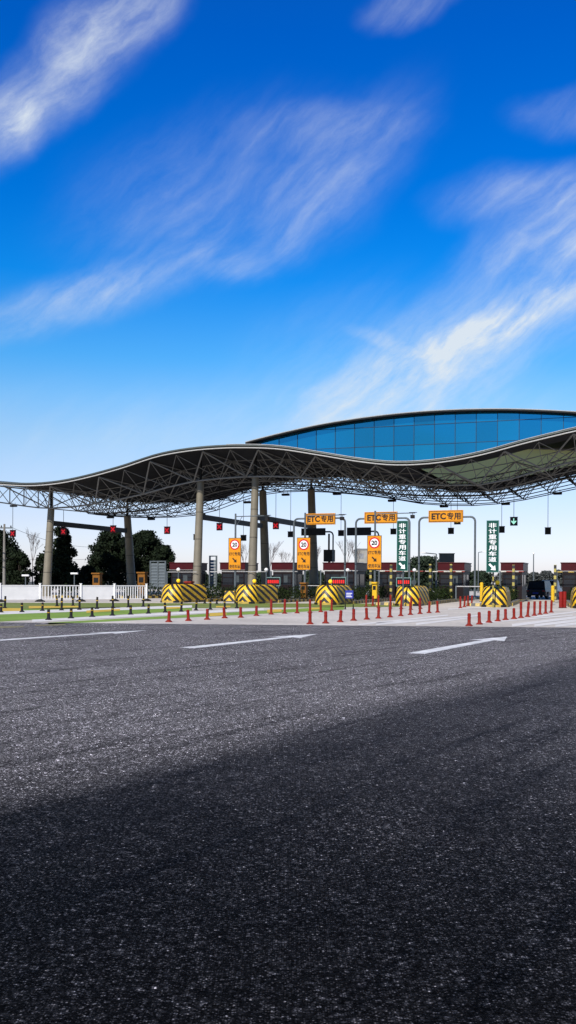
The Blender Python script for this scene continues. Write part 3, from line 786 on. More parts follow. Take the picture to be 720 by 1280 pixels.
striped_post(694, 706, -1.5, 'striped post beside the parked dark vehicle')
striped_post(463.5, 713, -1.5, 'short striped post beneath the rightmost speed sign')
striped_post(489, 706, -1.5, 'striped post between the speed sign and the left green sign')
def clearance_bar(x0, x1, y, v, label, m='bar_stripe', r=.045):
    a, b = at_v(x0, y, v), at_v(x1, y, v); t = thing('clearance_bar', label, 'barrier bar', (a.x, a.y, IH), RZ, 'horizontal bars at the lane entries')
    q = (b - a); L = q.length; z = a.z - IH; k = MB(); n = max(1, int(L / .45))
    for i in range(6):
        t0, t1 = 2 * PI * i / 6, 2 * PI * (i + 1) / 6
        A, B = (math.cos(t0) * r, math.sin(t0) * r), (math.cos(t1) * r, math.sin(t1) * r)
        k.face([(0, A[0], z + A[1]), (L, A[0], z + A[1]), (L, B[0], z + B[1]), (0, B[0], z + B[1])], 0, [(0, 0), (L, 0), (L, 0), (0, 0)])
    k.build('bar', m, t)
    k = MB(); k.box(-.05, .05, -.05, .05, 0, z + .05); k.build('stand', 'galv', t)
clearance_bar(209, 246, 715, -1.2, 'white bar in front of the booth behind the leftmost crash block', 'steel_white', .03)
clearance_bar(262, 334, 714.5, -1.2, 'white bar in front of the booth of the leftmost speed sign', 'steel_white', .03)
clearance_bar(339, 372, 714.5, -1.2, 'white bar in front of the booth next to the third column', 'steel_white', .03)
clearance_bar(401, 447, 713.5, -1.2, 'white bar in front of the widest booth', 'steel_white', .035)
clearance_bar(474, 536, 714, -1.2, 'red and white bar behind the left green sign')
clearance_bar(540, 581, 714.5, -1.2, 'red and white bar in front of the booth with the louvred box')
clearance_bar(625, 655, 714.5, -1.2, 'red and white bar on the small booth by the right green sign')
clearance_bar(696, 730, 715, -1.2, 'yellow dashed bar in front of the booth at the right edge', 'kerb_stripe')
clearance_bar(570, 600, 733, -4.0, 'low white boom arm right of the booth with the louvred box', 'steel_white', .04)
clearance_bar(375, 400, 732, -8.0, 'low thin white boom behind the middle crash block', 'steel_white', .03)

# ------------------------------------------------------------------ speed-limit signs on camera posts
def speed_sign(px, x0, x1, yt, yb, ypt, arm_x, lab):
    v = -7.6; p = at_v(px, ypt, v); Zt = p.z - IH; t = thing('speed_limit_sign', lab, 'road sign', (p.x, p.y, IH), RZ, 'yellow lane signs with a 20 limit')
    sc_ = p.y / F_PX
    MB().lathe([(.20, 0), (.20, .03), (.085, .04), (.078, 2.6), (.065, Zt)], 12).build('pole', 'galv', t)
    l = at_v(px, yt, v).z - IH; bt = at_v(px, yb, v).z - IH; ux0, ux1 = (x0 - px) * sc_ * 1.02, (x1 - px) * sc_ * 1.02
    cx, W_ = (ux0 + ux1) / 2, ux1 - ux0; H_ = l - bt
    s = MB(); s.box(ux0, ux1, -.16, -.11, bt, l); pn = s.build('panel', 'sign_yellow', t, bevel=.01)
    s = MB(); e = .028
    for X0, X1, Z0, Z1 in ((ux0, ux1, l - e, l), (ux0, ux1, bt, bt + e), (ux0, ux0 + e, bt + e, l - e), (ux1 - e, ux1, bt + e, l - e)): s.box(X0, X1, -.168, -.161, Z0, Z1)
    s.build('border', 'sign_ink', pn)
    r = W_ * .385; cz = l - W_ * .5
    s = MB(); ring = [(cx + r * math.cos(a * PI / 16), cz + r * math.sin(a * PI / 16)) for a in range(32)]; s.face([(x, -.163, z) for x, z in ring]); s.build('limit_ring', 'sign_red', pn)
    s = MB(); ring = [(cx + r * .74 * math.cos(a * PI / 16), cz + r * .74 * math.sin(a * PI / 16)) for a in range(32)]; s.face([(x, -.166, z) for x, z in ring]); s.build('limit_disc', 'sign_white', pn)
    s = MB(); add_text(s, '20', cx, cz, r * 1.10, r * .86, -.169, .045)
    add_text(s, 'ETC专用', cx, bt + H_ * .50, W_ * .86, H_ * .12, -.163, .028); add_text(s, '使用车道', cx, bt + H_ * .11, W_ * .86, H_ * .12, -.163, .02)
    add_arrow(s, cx, bt + H_ * .30, W_ * .46, -.163, -PI / 4)
    s.build('lettering', 'sign_ink', pn)
    s = MB()
    for z in (bt + .3, l - .3): s.box(-.10, .10, -.11, .10, z, z + .05)
    s.build('bracket', 'galv', t)
    al = (arm_x - px) * sc_ * 1.0; za = Zt - .22
    MB().tube((0, 0, za), (al, 0, za + .02), .035, 8).tube((.0, 0, za - .75), (.55, 0, za), .02, 6).build('arm', 'galv', t)
    c = MB(); c.box(al - .30, al - .05, -.20, .12, za - .36, za - .12); c.tube((al - .18, 0, za), (al - .18, 0, za - .12), .02, 6); c.build('camera_unit', 'black', t, bevel=.015)
    c = MB(); c.box(al - .42, al + .12, -.05, .05, za + .03, za + .07); c.build('antenna_plate', 'steel_dark', t)
    return t
speed_sign(294.5, 286.5, 303, 672.5, 712.5, 642, 340, 'yellow 20 speed sign on the camera pole left of the third column')
speed_sign(381.5, 372, 389.5, 672, 712.5, 641, 433, 'yellow 20 speed sign in the middle, overlapping a dark column')
speed_sign(469, 460, 478, 669.5, 712, 638.5, 520, 'yellow 20 speed sign just left of a tall green sign')
# ------------------------------------------------------------------ tall green signs
def green_sign(px, x0, x1, yt, yb, v, lab):
    p = at_v(px, yb, v); sc_ = p.y / F_PX; t = thing('lane_sign', lab, 'road sign', (p.x, p.y, 0), RZ * .9, 'tall green lane signs')
    zt, zb = at_v(px, yt, v).z, p.z
    m = MB(); r = .045
    for i in range(8):
        a, b = 2 * PI * i / 8, 2 * PI * (i + 1) / 8
        m.face([(r * math.cos(a), r * math.sin(a), 0), (r * math.cos(b), r * math.sin(b), 0), (r * math.cos(b), r * math.sin(b), zt - .1), (r * math.cos(a), r * math.sin(a), zt - .1)], 0, [(0, 0), (0, 0), (0, zt), (0, zt)])
    m.build('pole', 'post_stripe' if px > 550 else 'galv', t)
    ux0, ux1 = (x0 - px) * sc_ * 1.03, (x1 - px) * sc_ * 1.03; cx, W_ = (ux0 + ux1) / 2, ux1 - ux0; H_ = zt - zb
    s = MB(); s.box(ux0, ux1, -.17, -.05, zb, zt); pn = s.build('panel', 'mint', t, bevel=.01)
    s = MB(); s.box(ux0 + .025, ux1 - .025, -.176, -.171, zb + .025, zt - .025); s.build('face', 'sign_green', pn)
    s = MB(); txt = '非计重专用车道'; ch = H_ * .76 / 7
    for i, c_ in enumerate(txt): add_text(s, c_, cx, zt - H_ * .045 - ch * (i + .5), W_ * .62, ch * .84, -.179, .008)
    add_arrow(s, cx, zb + H_ * .10, W_ * .72, -.179, -PI / 4); s.build('lettering', 'sign_white', pn)
    s = MB()
    for z in (zb + .4, zt - .5): s.box(-.07, .07, -.05, .06, z, z + .05)
    s.build('bracket', 'galv', t)
green_sign(504, 496.5, 510.5, 651, 713.8, -19.7, 'tall green sign beside the rightmost yellow 20 sign')
green_sign(616.5, 608.5, 623.5, 650.5, 715.5, -19.7, 'tall green sign on a striped pole at the right')
# ------------------------------------------------------------------ ETC goal-post gantries
def etc_gantry(xl, xr, ytop, sx0, sx1, sy0, sy1, lab):
    v = -3.0; a, b = at_v(xl, ytop, v), at_v(xr, ytop, v); w = (b - a).length; H = (a.z + b.z) / 2
    t = thing('lane_gantry', lab, 'gantry', (a.x, a.y, IH), RZ, 'goal-post gantries with yellow lane boards'); H -= IH; r = .075
    pts = [(0, 0, 0), (0, 0, H - .35)] + [(.35 - .35 * math.cos(k * PI / 10), 0, H - .35 + .35 * math.sin(k * PI / 10)) for k in range(1, 6)]
    pr = [(w - x, y, z) for x, y, z in pts]
    MB().path(pts, r, 10).box(-.16, .16, -.16, .16, 0, .05).build('post', 'galv', t)
    MB().path(pr, r, 10).box(w - .16, w + .16, -.16, .16, 0, .05).build('post', 'galv', t)
    MB().tube((.35, 0, H), (w - .35, 0, H), r * .9, 10).build('crossbar', 'galv', t)
    def lx(px): return (at_v(px, sy0, v) - a).dot(U)
    zt, zb = at_v((sx0 + sx1) / 2, sy0, v).z - IH, at_v((sx0 + sx1) / 2, sy1, v).z - IH
    X0, X1 = lx(sx0), lx(sx1); s = MB(); s.box(X0, X1, -.24, -.09, zb, zt); pn = s.build('panel', 'sign_yellow', t, bevel=.02)
    s = MB(); e = .035; i_ = .05
    for A, B, C, D in ((X0 + i_, X1 - i_, zt - i_ - e, zt - i_), (X0 + i_, X1 - i_, zb + i_, zb + i_ + e), (X0 + i_, X0 + i_ + e, zb + i_ + e, zt - i_ - e), (X1 - i_ - e, X1 - i_, zb + i_ + e, zt - i_ - e)): s.box(A, B, -.248, -.241, C, D)
    s.build('border', 'sign_ink', pn)
    s = MB(); h = zt - zb; W_ = X1 - X0
    add_text(s, 'ETC', X0 + W_ * .30, (zt + zb) / 2, W_ * .42, h * .54, -.243, .045); add_text(s, '专用', X0 + W_ * .735, (zt + zb) / 2, W_ * .40, h * .62, -.243, .035)
    s.build('lettering', 'sign_ink', pn)
    return t
etc_gantry(367.5, 431.5, 648, 382, 420, 642, 656, 'grey goal-post gantry with the leftmost ETC board, behind the middle 20 sign')
etc_gantry(445, 512, 648, 456.5, 497.5, 640, 654.5, 'grey goal-post gantry whose ETC board is crossed by the third 20 sign pole')
etc_gantry(524, 594, 646.5, 536.5, 579.5, 638, 653, 'grey goal-post gantry with a fully visible ETC board, right of the left green sign')
# far dark message boards on bent posts
def message_board(x0, x1, y0, y1, xp, v, lab):
    a = at_v(xp, y0, v); t = thing('message_board', lab, 'message board', (a.x, a.y, IH), RZ, 'dark message boards on hooked posts')
    z0, z1 = at_v(x0, y1, v).z - IH, a.z - IH; X0, X1 = (at_v(x0, y0, v) - a).dot(U), (at_v(x1, y0, v) - a).dot(U)
    zc = (z0 + z1) / 2
    MB().path([(0, .1, 0), (0, .1, zc - .3), (-.1, .1, zc - .08), (-.3, .1, zc), (X0, .1, zc)], .07, 8).build('post', 'galv', t)
    s = MB(); s.box(X0, X1, -.12, .02, z0, z1); pn = s.build('panel', 'black', t, bevel=.02)
    s = MB(); n = 4
    for i in range(n): w = (X1 - X0) / n; s.box(X0 + w * i + .06, X0 + w * (i + 1) - .06, -.135, -.121, z0 + .12, z1 - .12)
    s.build('display', 'steel_dark', pn)
message_board(377, 407, 660, 669.5, 416, 8, 'long dark message board behind the middle 20 sign')
message_board(434, 464, 659, 669.5, 473, 8, 'long dark message board left of the third 20 sign')
# ------------------------------------------------------------------ LED queue signs
def led_sign(x0, x1, y0, y1, v, lab):
    xc = (x0 + x1) / 2; a = at_v(xc, y0, v); t = thing('led_sign', lab, 'LED sign', (a.x, a.y, IH), RZ, 'small red LED signs behind the crash blocks'); sc_ = a.y / F_PX
    w = (x1 - x0) * sc_ / 2; z1 = a.z - IH; z0 = z1 - (y1 - y0) * sc_
    s = MB(); s.box(-w, w, 0, .12, z0, z1); pn = s.build('housing', 'black', t, bevel=.015)
    s = MB(); e = .035
    for A, B, C, D in ((-w, w, z1 - e, z1), (-w, w, z0, z0 + e), (-w, -w + e, z0 + e, z1 - e), (w - e, w, z0 + e, z1 - e)): s.box(A, B, -.012, -.003, C, D)
    s.build('rim', 'mint', pn)
    s = MB(); rg = random.Random(int(x0)); zc = (z0 + z1) / 2; n = 6; ww = (2 * w - .2) / n
    for i in range(n):                                     # blurred dot characters
        X = -w + .1 + ww * i
        for q in range(3): s.box(X + .015, X + ww - .02, -.008, -.003, zc - .10 + q * .075, zc - .10 + q * .075 + .045)
        s.box(X + ww * .42, X + ww * .58, -.010, -.0085, zc - .12, zc + .12)
    s.build('display', 'led_red', pn)
    MB().box(-w * .8, -w * .8 + .07, .03, .10, 0, z0).box(w * .8 - .07, w * .8, .03, .10, 0, z0).build('stand', 'galv', t)
led_sign(332, 351, 721.5, 732.5, -10, 'red LED sign to the right of the second crash block')
led_sign(413.5, 433, 721.5, 732.5, -10, 'red LED sign above the middle crash block')
led_sign(495, 514, 722, 733, -10, 'red LED sign under the left green sign')
# ------------------------------------------------------------------ hanging lane signals
def lane_signal(px, y0, y1, v, kind, lab, w=7.0):
    a = at_v(px, y0, v); u = uvz(a)[0]; sc_ = a.y / F_PX; zt = lowz(u, v) if v < 16 else lowz(u, v)
    t = thing('lane_signal', lab, 'lane signal', a, RZ, 'lane signals hanging from the canopy'); s_ = w * sc_ / 2; h = (y1 - y0) * sc_
    L = zt - a.z
    MB().tube((0, .05, 0), (0, .05, L), .022, 6).build('hanger', 'steel_dark', t)
    m = MB(); m.box(-s_, s_, 0, .16, -h, 0); m.box(-s_ - .03, s_ + .03, -.02, .18, -.01, .03); bx = m.build('housing', 'black' if kind != 'x' else 'led_panel', t, bevel=.012)
    c = -h / 2; q = h * .34
    m = MB()
    if kind == 'x':
        for sg in (1, -1):
            d = Vector((1, 0, sg)).normalized(); n = Vector((-d.z, 0, d.x)) * .055
            A, B = Vector((0, -.004 - .001 * (sg > 0), c)) - d * q * 1.2, Vector((0, -.004 - .001 * (sg > 0), c)) + d * q * 1.2
            m.face([A - n, B - n, B + n, A + n])
        m.build('cross', 'led_redx', bx)
    elif kind == 'down':
        P = [(-.06, .36), (.06, .36), (.06, 0), (.30, .10), (.30, -.04), (0, -.36), (-.30, -.04), (-.30, .10), (-.06, 0)]
        m.face([(x * h * 1.0, -.004, c + z * h) for x, z in reversed(P)]); m.build('arrow', 'led_green', bx)
    elif kind == 'yellow':
        P = [(-.3, .15), (.3, .15), (0, -.3)]
        m.face([(x * h, -.004, c + z * h) for x, z in reversed(P)]); m.build('arrow', 'amber', bx)
    else:
        m.box(-s_ * .7, s_ * .7, -.006, -.001, -h * .85, -h * .15); m.build('screen', 'steel_dark', bx)
lab_x = ['at the far left, before the bushy tree', 'in front of the cone-shaped tree', 'beside the dark splayed column', 'over the crash block farthest left', 'between the beige column and the leftmost 20 sign', 'right of the paired columns, by the camera arm']
for i, (px, y0, y1) in enumerate(((15.5, 662.8, 671), (79, 660.5, 668.5), (141, 657, 666), (208.5, 658.5, 667.5), (274, 654, 663), (344.5, 652.5, 661.5))):
    lane_signal(px, y0, y1, 4.0, 'x', 'red cross lane signal hanging ' + lab_x[i], 7.6)
lane_signal(571.5, 648.5, 655.5, 4.0, 'yellow', 'lane signal with yellow arrow half hidden under the right ETC board', 8)
lane_signal(642.2, 646.5, 657, 4.0, 'down', 'lane signal with a lit green down arrow', 9)
lab_d = ['to the left of the beige column', 'beside the leftmost 20 sign', 'left of the middle 20 sign', 'right of the leftmost gantry', 'left of the left green sign', 'below the right ETC board', 'touching the right green sign', 'at the far right under the canopy']
for i, (px, y0, y1) in enumerate(((245, 668, 675), (304, 669, 676), (363, 664.5, 671.5), (426, 663, 670), (491.5, 661, 668), (563.5, 660, 667.5), (627, 658, 666), (684.8, 659.5, 668))):
    lane_signal(px, y0, y1, 13.0, 'off', 'unlit black lane signal hanging ' + lab_d[i], 7.2)
# floodlights under the lattice
for i, (px, py) in enumerate(((17, 632), (138, 645), (189, 649), (252, 643), (309, 628), (357, 618.5), (421, 617.5), (490, 626), (555, 633), (632, 630), (697, 617))):
    a = at_v(px, py, 15.5); u = uvz(a)[0]; zz = min(a.z + .12, lowz(u, 15.5) - .05)
    t = thing('floodlight', ORD[i] + ' floodlight from the left under the rear canopy lattice', 'floodlight', (a.x, a.y, zz), RZ, 'black floodlights under the canopy lattice')
    MB().box(-.38, .38, -.16, .16, -.20, 0).build('housing', 'black', t, bevel=.03)
    MB().box(-.34, .34, -.13, .13, -.215, -.20).build('lens', 'glass_dark', t)
    MB().tube((-.2, 0, 0), (-.2, 0, .25), .02, 6).tube((.2, 0, 0), (.2, 0, .25), .02, 6).build('bracket', 'steel_dark', t)
# speaker on column
# ------------------------------------------------------------------ plastic posts in rows
def bollard(x, yb, yt, kind, lab, grp, fat=1.0):
    g_ = ground(x, yb); H = max(.3, (yb - yt) / F_PX * g_.y); r = .052 * fat
    key = kind
    t = thing('delineator_post', lab, 'bollard', (g_.x, g_.y, 0), rnd.uniform(0, 3), grp)
    lean = rnd.uniform(-.03, .03) * H; t.rotation_euler = (rnd.gauss(0, .035), rnd.gauss(0, .035), rnd.uniform(0, 3))
    b = {'red': 'orange', 'black': 'black'}[kind]
    MB().lathe([(r * 2.3, 0), (r * 2.2, .02), (r * 1.5, .05), (r * 1.2, .06)], 12).build('foot', 'orange' if kind == 'red' else 'blackrub', t, smooth=False)
    MB().lathe([(r * 1.15, .055), (r, .12), (r * .95, H - .02), (r * .7, H)], 12).build('tube', b, t, smooth=False)
    s = MB()
    for f in ((.55, .70), (.78, .90)) if kind == 'red' else ((.66, .72),):
        s.lathe([(r * 1.04, H * f[0]), (r * 1.04, H * f[1])], 12)
    s.build('reflective_band', 'redpost' if kind == 'red' else 'bandyellow', t)
R1 = [(211, 777.5, 763.7), (235.5, 776, 762), (259, 774.5, 761), (280.7, 772.7, 759), (301, 772, 758.7), (320.5, 769.7, 757), (339, 768, 749), (355.7, 767, 749), (371.5, 766.5, 751), (387.5, 765.8, 749.5), (401, 765, 750), (414.5, 763.5, 749)]
R2 = [(387.5, 780.2, 764), (407, 779.2, 764), (425.3, 777.5, 762.7), (442, 775.7, 761.2), (458.5, 774.3, 759.5), (473, 773, 758), (487.5, 771.5, 756), (501, 770, 754.5), (513, 768.5, 752.5), (525, 767.3, 752), (536.3, 766.2, 751.5), (547, 765.6, 751)]
R3 = [(586.3, 782.4, 766.5), (599.3, 780.5, 765), (611.2, 778.3, 763.3), (622.3, 776.7, 762), (632, 775, 761), (642.5, 773.5, 760), (651.2, 772.3, 752), (659.4, 771, 752), (668, 769.6, 751.5), (675, 768.2, 751), (682, 767, 750.7), (689, 765.6, 750)]
R4 = [(457.7, 758.5, 743.5), (466, 757.2, 744.5), (473, 759.5, 744), (488, 760.5, 743.5), (501.5, 761, 744), (513.5, 762, 746), (525.5, 761, 747)]
R5 = [(575.5, 760.2, 745.5), (580.4, 758.8, 745), (585, 757.6, 744.5), (589.5, 756.8, 744)]
def grade(i, n): return ORD[i] + ' from the left'
for i, p in enumerate(R1): bollard(*p, 'red', 'orange lane post, ' + grade(i, 12) + ' in the row before the green paint', 'orange posts in the left row')
for i, p in enumerate(R2): bollard(*p, 'red', 'orange lane post, ' + grade(i, 12) + ' in the row across the centre', 'orange posts in the centre row')
for i, p in enumerate(R3): bollard(*p, 'red', 'orange lane post, ' + grade(i, 12) + ' in the row at right', 'orange posts in the right row')
for i, p in enumerate(R4): bollard(*p, 'red', 'orange lane post, ' + grade(i, 7) + ' in the rear row before the fourth crash block', 'orange posts in the rear row')
for i, p in enumerate(R5): bollard(*p, 'red', 'orange lane post, ' + grade(i, 4) + ' in the cluster left of the last crash block', 'clustered orange posts')
B1 = [(60.7, 775, 761.5), (88.8, 773, 760), (115.2, 771.2, 759), (140.5, 769.7, 757.3), (163.2, 768.3, 756.5), (185.5, 767, 755.3), (206.5, 765.6, 753.2), (226.5, 764.5, 752), (245, 763, 750), (263, 762, 749.5), (281, 761, 749), (296, 760.2, 748.5)]
B2 = [(1.3, 765.6, 755), (27.5, 765.2, 753.2), (53, 763.7, 753), (77, 763, 747.3), (99.3, 762.3, 746), (121, 761.3, 746), (141.5, 760.2, 744.5), (160.5, 759.4, 744.5), (179, 758.6, 745)]
B3 = [(6, 760.4, 745), (71.3, 758, 745), (91.2, 757.4, 745.5), (256, 754.5, 746), (271, 755.4, 746)]
for i, p in enumerate(B1): bollard(*p, 'black', 'black lane post, ' + grade(i, 12) + ' in the front black row', 'black posts in the front row')
for i, p in enumerate(B2): bollard(*p, 'black', 'black lane post, ' + grade(i, 9) + ' in the middle black row', 'black posts in the middle row')
for i, p in enumerate(B3): bollard(*p, 'black', 'black lane post, ' + grade(i, 5) + ' of those just before the white fence line', 'black posts near the fence')
for i, px in enumerate((701, 705.5)):
    g_ = ground(px, 760); H = 20.5 / F_PX * g_.y
    t = thing('guard_post', 'thick dark red guard post near the right edge, ' + ('left' if i == 0 else 'right') + ' one of the pair', 'bollard', (g_.x, g_.y, 0), 0, 'thick dark red posts')
    MB().lathe([(.105, 0), (.105, H - .02), (.09, H)], 14).build('tube', 'redpost', t)
    MB().lathe([(.13, 0), (.13, .03)], 14).build('foot', 'steel_dark', t)
# ------------------------------------------------------------------ white fence
fence = thing('road_fence', 'low white plastic fence of solid and railed panels at the left', 'fence', ground(0, 752.5))
fo = fence.location
FP = [(-140, 753.3), (-48, 752.8), (0, 752.5), (50, 752.2), (101, 751.9), (143, 751.6), (183, 751.3)]
FK = ['r', 's', 's', 'r', 's', 'r']
pts = [ground(*p) - fo for p in FP]
for (A, B), k in zip(zip(pts, pts[1:]), FK):
    d = (B - A); L = d.length; d.normalize(); n = Vector((-d.y, d.x, 0))
    def slab(mb, s0, s1, z0, z1, th):
        P = [A + d * s0 - n * th, A + d * s1 - n * th, A + d * s1 + n * th, A + d * s0 + n * th]; i = len(mb.v)
        mb.v += [(p.x, p.y, z0) for p in P] + [(p.x, p.y, z1) for p in P]
        for f in ((0, 3, 2, 1), (4, 5, 6, 7), (0, 1, 5, 4), (1, 2, 6, 5), (2, 3, 7, 6), (3, 0, 4, 7)): mb.f.append(tuple(i + q for q in f)); mb.mi.append(0)
    m = MB(); slab(m, .06, L - .06, 1.0, 1.06, .035); slab(m, .06, L - .06, .14, .19, .03)
    if k == 's': slab(m, .06, L - .06, .19, 1.0, .015); m.build('solid_panel', 'white', fence)
    else:
        nb = 13
        for j in range(nb): s_ = .1 + (L - .26) * j / (nb - 1); slab(m, s_, s_ + .06, .19, 1.0, .014)
        m.build('rail_panel', 'white', fence)
for p in pts:
    m = MB(); m.box(p.x - .06, p.x + .06, p.y - .06, p.y + .06, .03, 1.14); m.box(p.x - .085, p.x + .085, p.y - .085, p.y + .085, 1.14, 1.18); m.build('post', 'white', fence, bevel=.01)
    m = MB(); m.lathe([(.34, 0), (.32, .06), (.12, .16), (.08, .17)], 10, p.x, p.y); m.build('foot', 'blackrub', fence)
# ------------------------------------------------------------------ small blue notice on a stand
g_ = ground(436.5, 761.5); sc_ = g_.y / F_PX
t = thing('notice_stand', 'small blue notice board on a black folding stand before the fence posts', 'notice board', g_, -.15)
m = MB(); w = 5 * sc_; z0, z1 = 13.5 * sc_, 23.5 * sc_
m.box(-w, w, -.02, .02, z0, z1); pn = m.build('panel', 'blue', t)
m = MB()
for q in range(3): m.box(-w * .75, w * (.7 - .2 * (q % 2)), -.026, -.021, z0 + .07 + q * .085, z0 + .10 + q * .085)
m.build('lettering', 'sign_white', pn)
for sx in (-1, 1):
    m = MB(); m.tube((sx * w, 0, z1), (sx * w, 0, .02), .016, 6); m.tube((sx * w, -.35, .02), (sx * w, .35, .02), .02, 6); m.tube((sx * w, -.3, .02), (sx * w, 0, .3), .014, 6); m.tube((sx * w, .3, .02), (sx * w, 0, .3), .014, 6)
    m.build('leg', 'black', t)
# ------------------------------------------------------------------ yellow and orange cabinets, guard posts
def cabinet(x0, x1, yt, v, m_, lab, hat=True, z0=IH, dep=.45):
    xc = (x0 + x1) / 2; a = at_v(xc, yt, v); sc_ = a.y / F_PX; w = (x1 - x0) * sc_ / 2; t = thing('roadside_cabinet', lab, 'cabinet', (a.x, a.y, z0), RZ, 'coloured cabinets on the islands'); H = a.z - z0
    MB().box(-w * .85, w * .85, 0, dep, .06, H - .12).build('body', m_, t, bevel=.02)
    MB().box(-w * .9, w * .9, -.02, dep + .02, 0, .06).build('plinth', 'steel_dark', t)
    MB().box(-w, w, -.12, dep + .05, H - .12, H).build('cap', m_, t, bevel=.02)
    MB().box(-w * .55, w * .55, -.008, -.001, H * .55, H * .78).build('screen', 'steel_dark', t)
cabinet(114, 126, 716, -2, 'cab_orange', 'ochre cabinet behind the solid fence panel')
cabinet(170.5, 182.5, 715, -2, 'cab_orange', 'ochre cabinet at the right end of the white fence')
cabinet(375, 383, 728, -9, 'cab_orange', 'orange cabinet at the foot of the middle 20 sign')
cabinet(464.5, 471.5, 727.5, -9, 'cab_yellow', 'yellow cabinet at the foot of the rightmost 20 sign')
cabinet(230, 240, 726.5, -10, 'orange', 'orange-red box seen over the leftmost crash block')
def guard(px, yt, v, m_, lab):
    a = at_v(px, yt, v); t = thing('guard_post', lab, 'bollard', (a.x, a.y, IH), 0, 'yellow guard posts on the islands'); H = a.z - IH
    MB().lathe([(.11, 0), (.11, H - .06), (.07, H)], 12).build('tube', m_, t, smooth=False)
    MB().lathe([(.14, 0), (.14, .03)], 12).build('foot', 'steel_dark', t)
guard(602, 728, -12, 'cab_yellow', 'yellow guard post left of the crash block of the right green sign')
guard(691, 732, -10, 'cab_yellow', 'yellow guard post beside the dark vehicle')
# low yellow-black wheel stops before the right blocks
for px, yb, lab in ((594, 757.6, 'yellow and black wheel stop left of the crash block of the right green sign'), (712, 757.5, 'yellow and black wheel stop at the right edge'), (480, 756.5, 'yellow and black wheel stop left of the fourth crash block')):
    g_ = ground(px, yb); m = MB(); w = .55
    f = [(-w, 0, 0), (w, 0, 0), (w, .08, .17), (-w, .08, .17)]; m.face(f, 0, [(p[0] * 1.6, 0) for p in f])
    f = [(-w, .08, .17), (w, .08, .17), (w, .2, .17), (-w, .2, .17)]; m.face(f, 0, [(p[0] * 1.6, 0) for p in f])
    f = [(w, 0, 0), (w, .28, 0), (w, .2, .17), (w, .08, .17)]; m.face(f, 0, [(p[0] * 1.6, 0) for p in f])
    f = [(-w, .28, 0), (-w, 0, 0), (-w, .08, .17), (-w, .2, .17)]; m.face(f, 0, [(p[0] * 1.6, 0) for p in f])
    f = [(w, .28, 0), (-w, .28, 0), (-w, .2, .17), (w, .2, .17)]; m.face(f, 0, [(p[0] * 1.6, 0) for p in f])
    o = m.build('wheel_stop', 'kerb_stripe'); o.location = (g_.x, g_.y, 0); o.rotation_euler = (0, 0, RZ); tag(o, lab, 'wheel stop', 'wheel stops at the island noses')
# small second chevron block
a = at_v(286, 751, -13.5)
t = thing('chevron_board', 'small low chevron block left of the second crash block', 'crash barrier', (a.x, a.y, 0), RZ)
m = MB(); w = .42
for s0, s1 in ((-w, 0), (0, w)):
    m.face([(s0, 0, .05), (s1, 0, .05), (s1 * .8, .1, .72), (s0 * .8, .1, .72)], 0, [(abs(s0), 0), (abs(s1), 0), (abs(s1) * .8, .67), (abs(s0) * .8, .67)])
m.face([(w, 0, .05), (w, 1.2, .05), (w * .8, 1.2, .72), (w * .8, .1, .72)], 0, [(w, 0), (w + 1.2, 0), (w + 1.2, .67), (w, .67)])
m.face([(-w, 1.2, .05), (-w, 0, .05), (-w * .8, .1, .72), (-w * .8, 1.2, .72)], 0, [(w + 1.2, 0), (w, 0), (w, .67), (w + 1.2, .67)])
m.face([(w, 1.2, .05), (-w, 1.2, .05), (-w * .8, 1.2, .72), (w * .8, 1.2, .72)], 0, [(0, 0)] * 4)
m.build('block', 'chevron', t)
m = MB(); m.face([(-w * .8, .1, .72), (w * .8, .1, .72), (w * .8, 1.2, .72), (-w * .8, 1.2, .72)]); m.build('top', 'cab_yellow', t)
MB().box(-w, w, -.02, 1.22, 0, .05).build('base', 'blackrub', t)
# ------------------------------------------------------------------ louvred panels on frames
def louvre(x0, x1, y0, v, lab, skew=0.0, panes=2):
    xc = (x0 + x1) / 2; a = at_v(xc, y0, v); sc_ = a.y / F_PX; w = (x1 - x0) * sc_ / 2; H = a.z; t = thing('louvred_panel', lab, 'louvred panel', (a.x, a.y, 0), RZ + skew, 'grey slatted panels in steel frames')
    m = MB()
    for i in range(panes + 1): x = -w + 2 * w * i / panes; m.box(x - .06, x + .06, -.05, .05, 0, H)
    m.box(-w + .06, w - .06, -.04, .04, H - .09, H); m.build('frame', 'galv', t)
    m = MB(); n = int((H - 1.0) / .26)
    for j in range(n):
        z = .9 + j * .26
        m.face([(-w + .06, -.03, z), (w - .06, -.03, z), (w - .06, .03, z + .22), (-w + .06, .03, z + .22)])
    m.build('slats', 'galv', t)
louvre(187, 208, 701, 2, 'wide grey slatted panel in front of the big left tree')
louvre(262, 271, 694.5, 2, 'narrow tall grey slatted panel right of the second column', panes=1)
# ------------------------------------------------------------------ lamp posts
def lamp_post(px, yt, Y, lab, arm=0, r=.05, head='ball', grp='slim lamp posts'):
    a = at_y(px, yt, Y); t = thing('street_lamp', lab, 'street lamp', (a.x, a.y, 0), 0, grp); H = a.z
    MB().lathe([(r * 2, 0), (r * 2, .05), (r, .08), (r * .7, H)], 10).build('pole', 'galv', t)
    if arm:
        MB().tube((0, 0, H), (arm, 0, H + .15), r * .6, 6).build('arm', 'galv', t)
        MB().box(arm - (.1 if arm < 0 else .5), arm + (.5 if arm < 0 else .1), -.1, .1, H + .10, H + .20).build('lamp_head', 'white', t)
    elif head == 'ball': MB().lathe([(.04, H - .02), (.12, H + .04), (.14, H + .10), (.09, H + .2), (.02, H + .23)], 12).build('lamp_head', 'white', t, smooth=True)
    else: MB().box(-.25, .25, -.12, .12, H - .02, H + .10).build('lamp_head', 'white', t, bevel=.02)
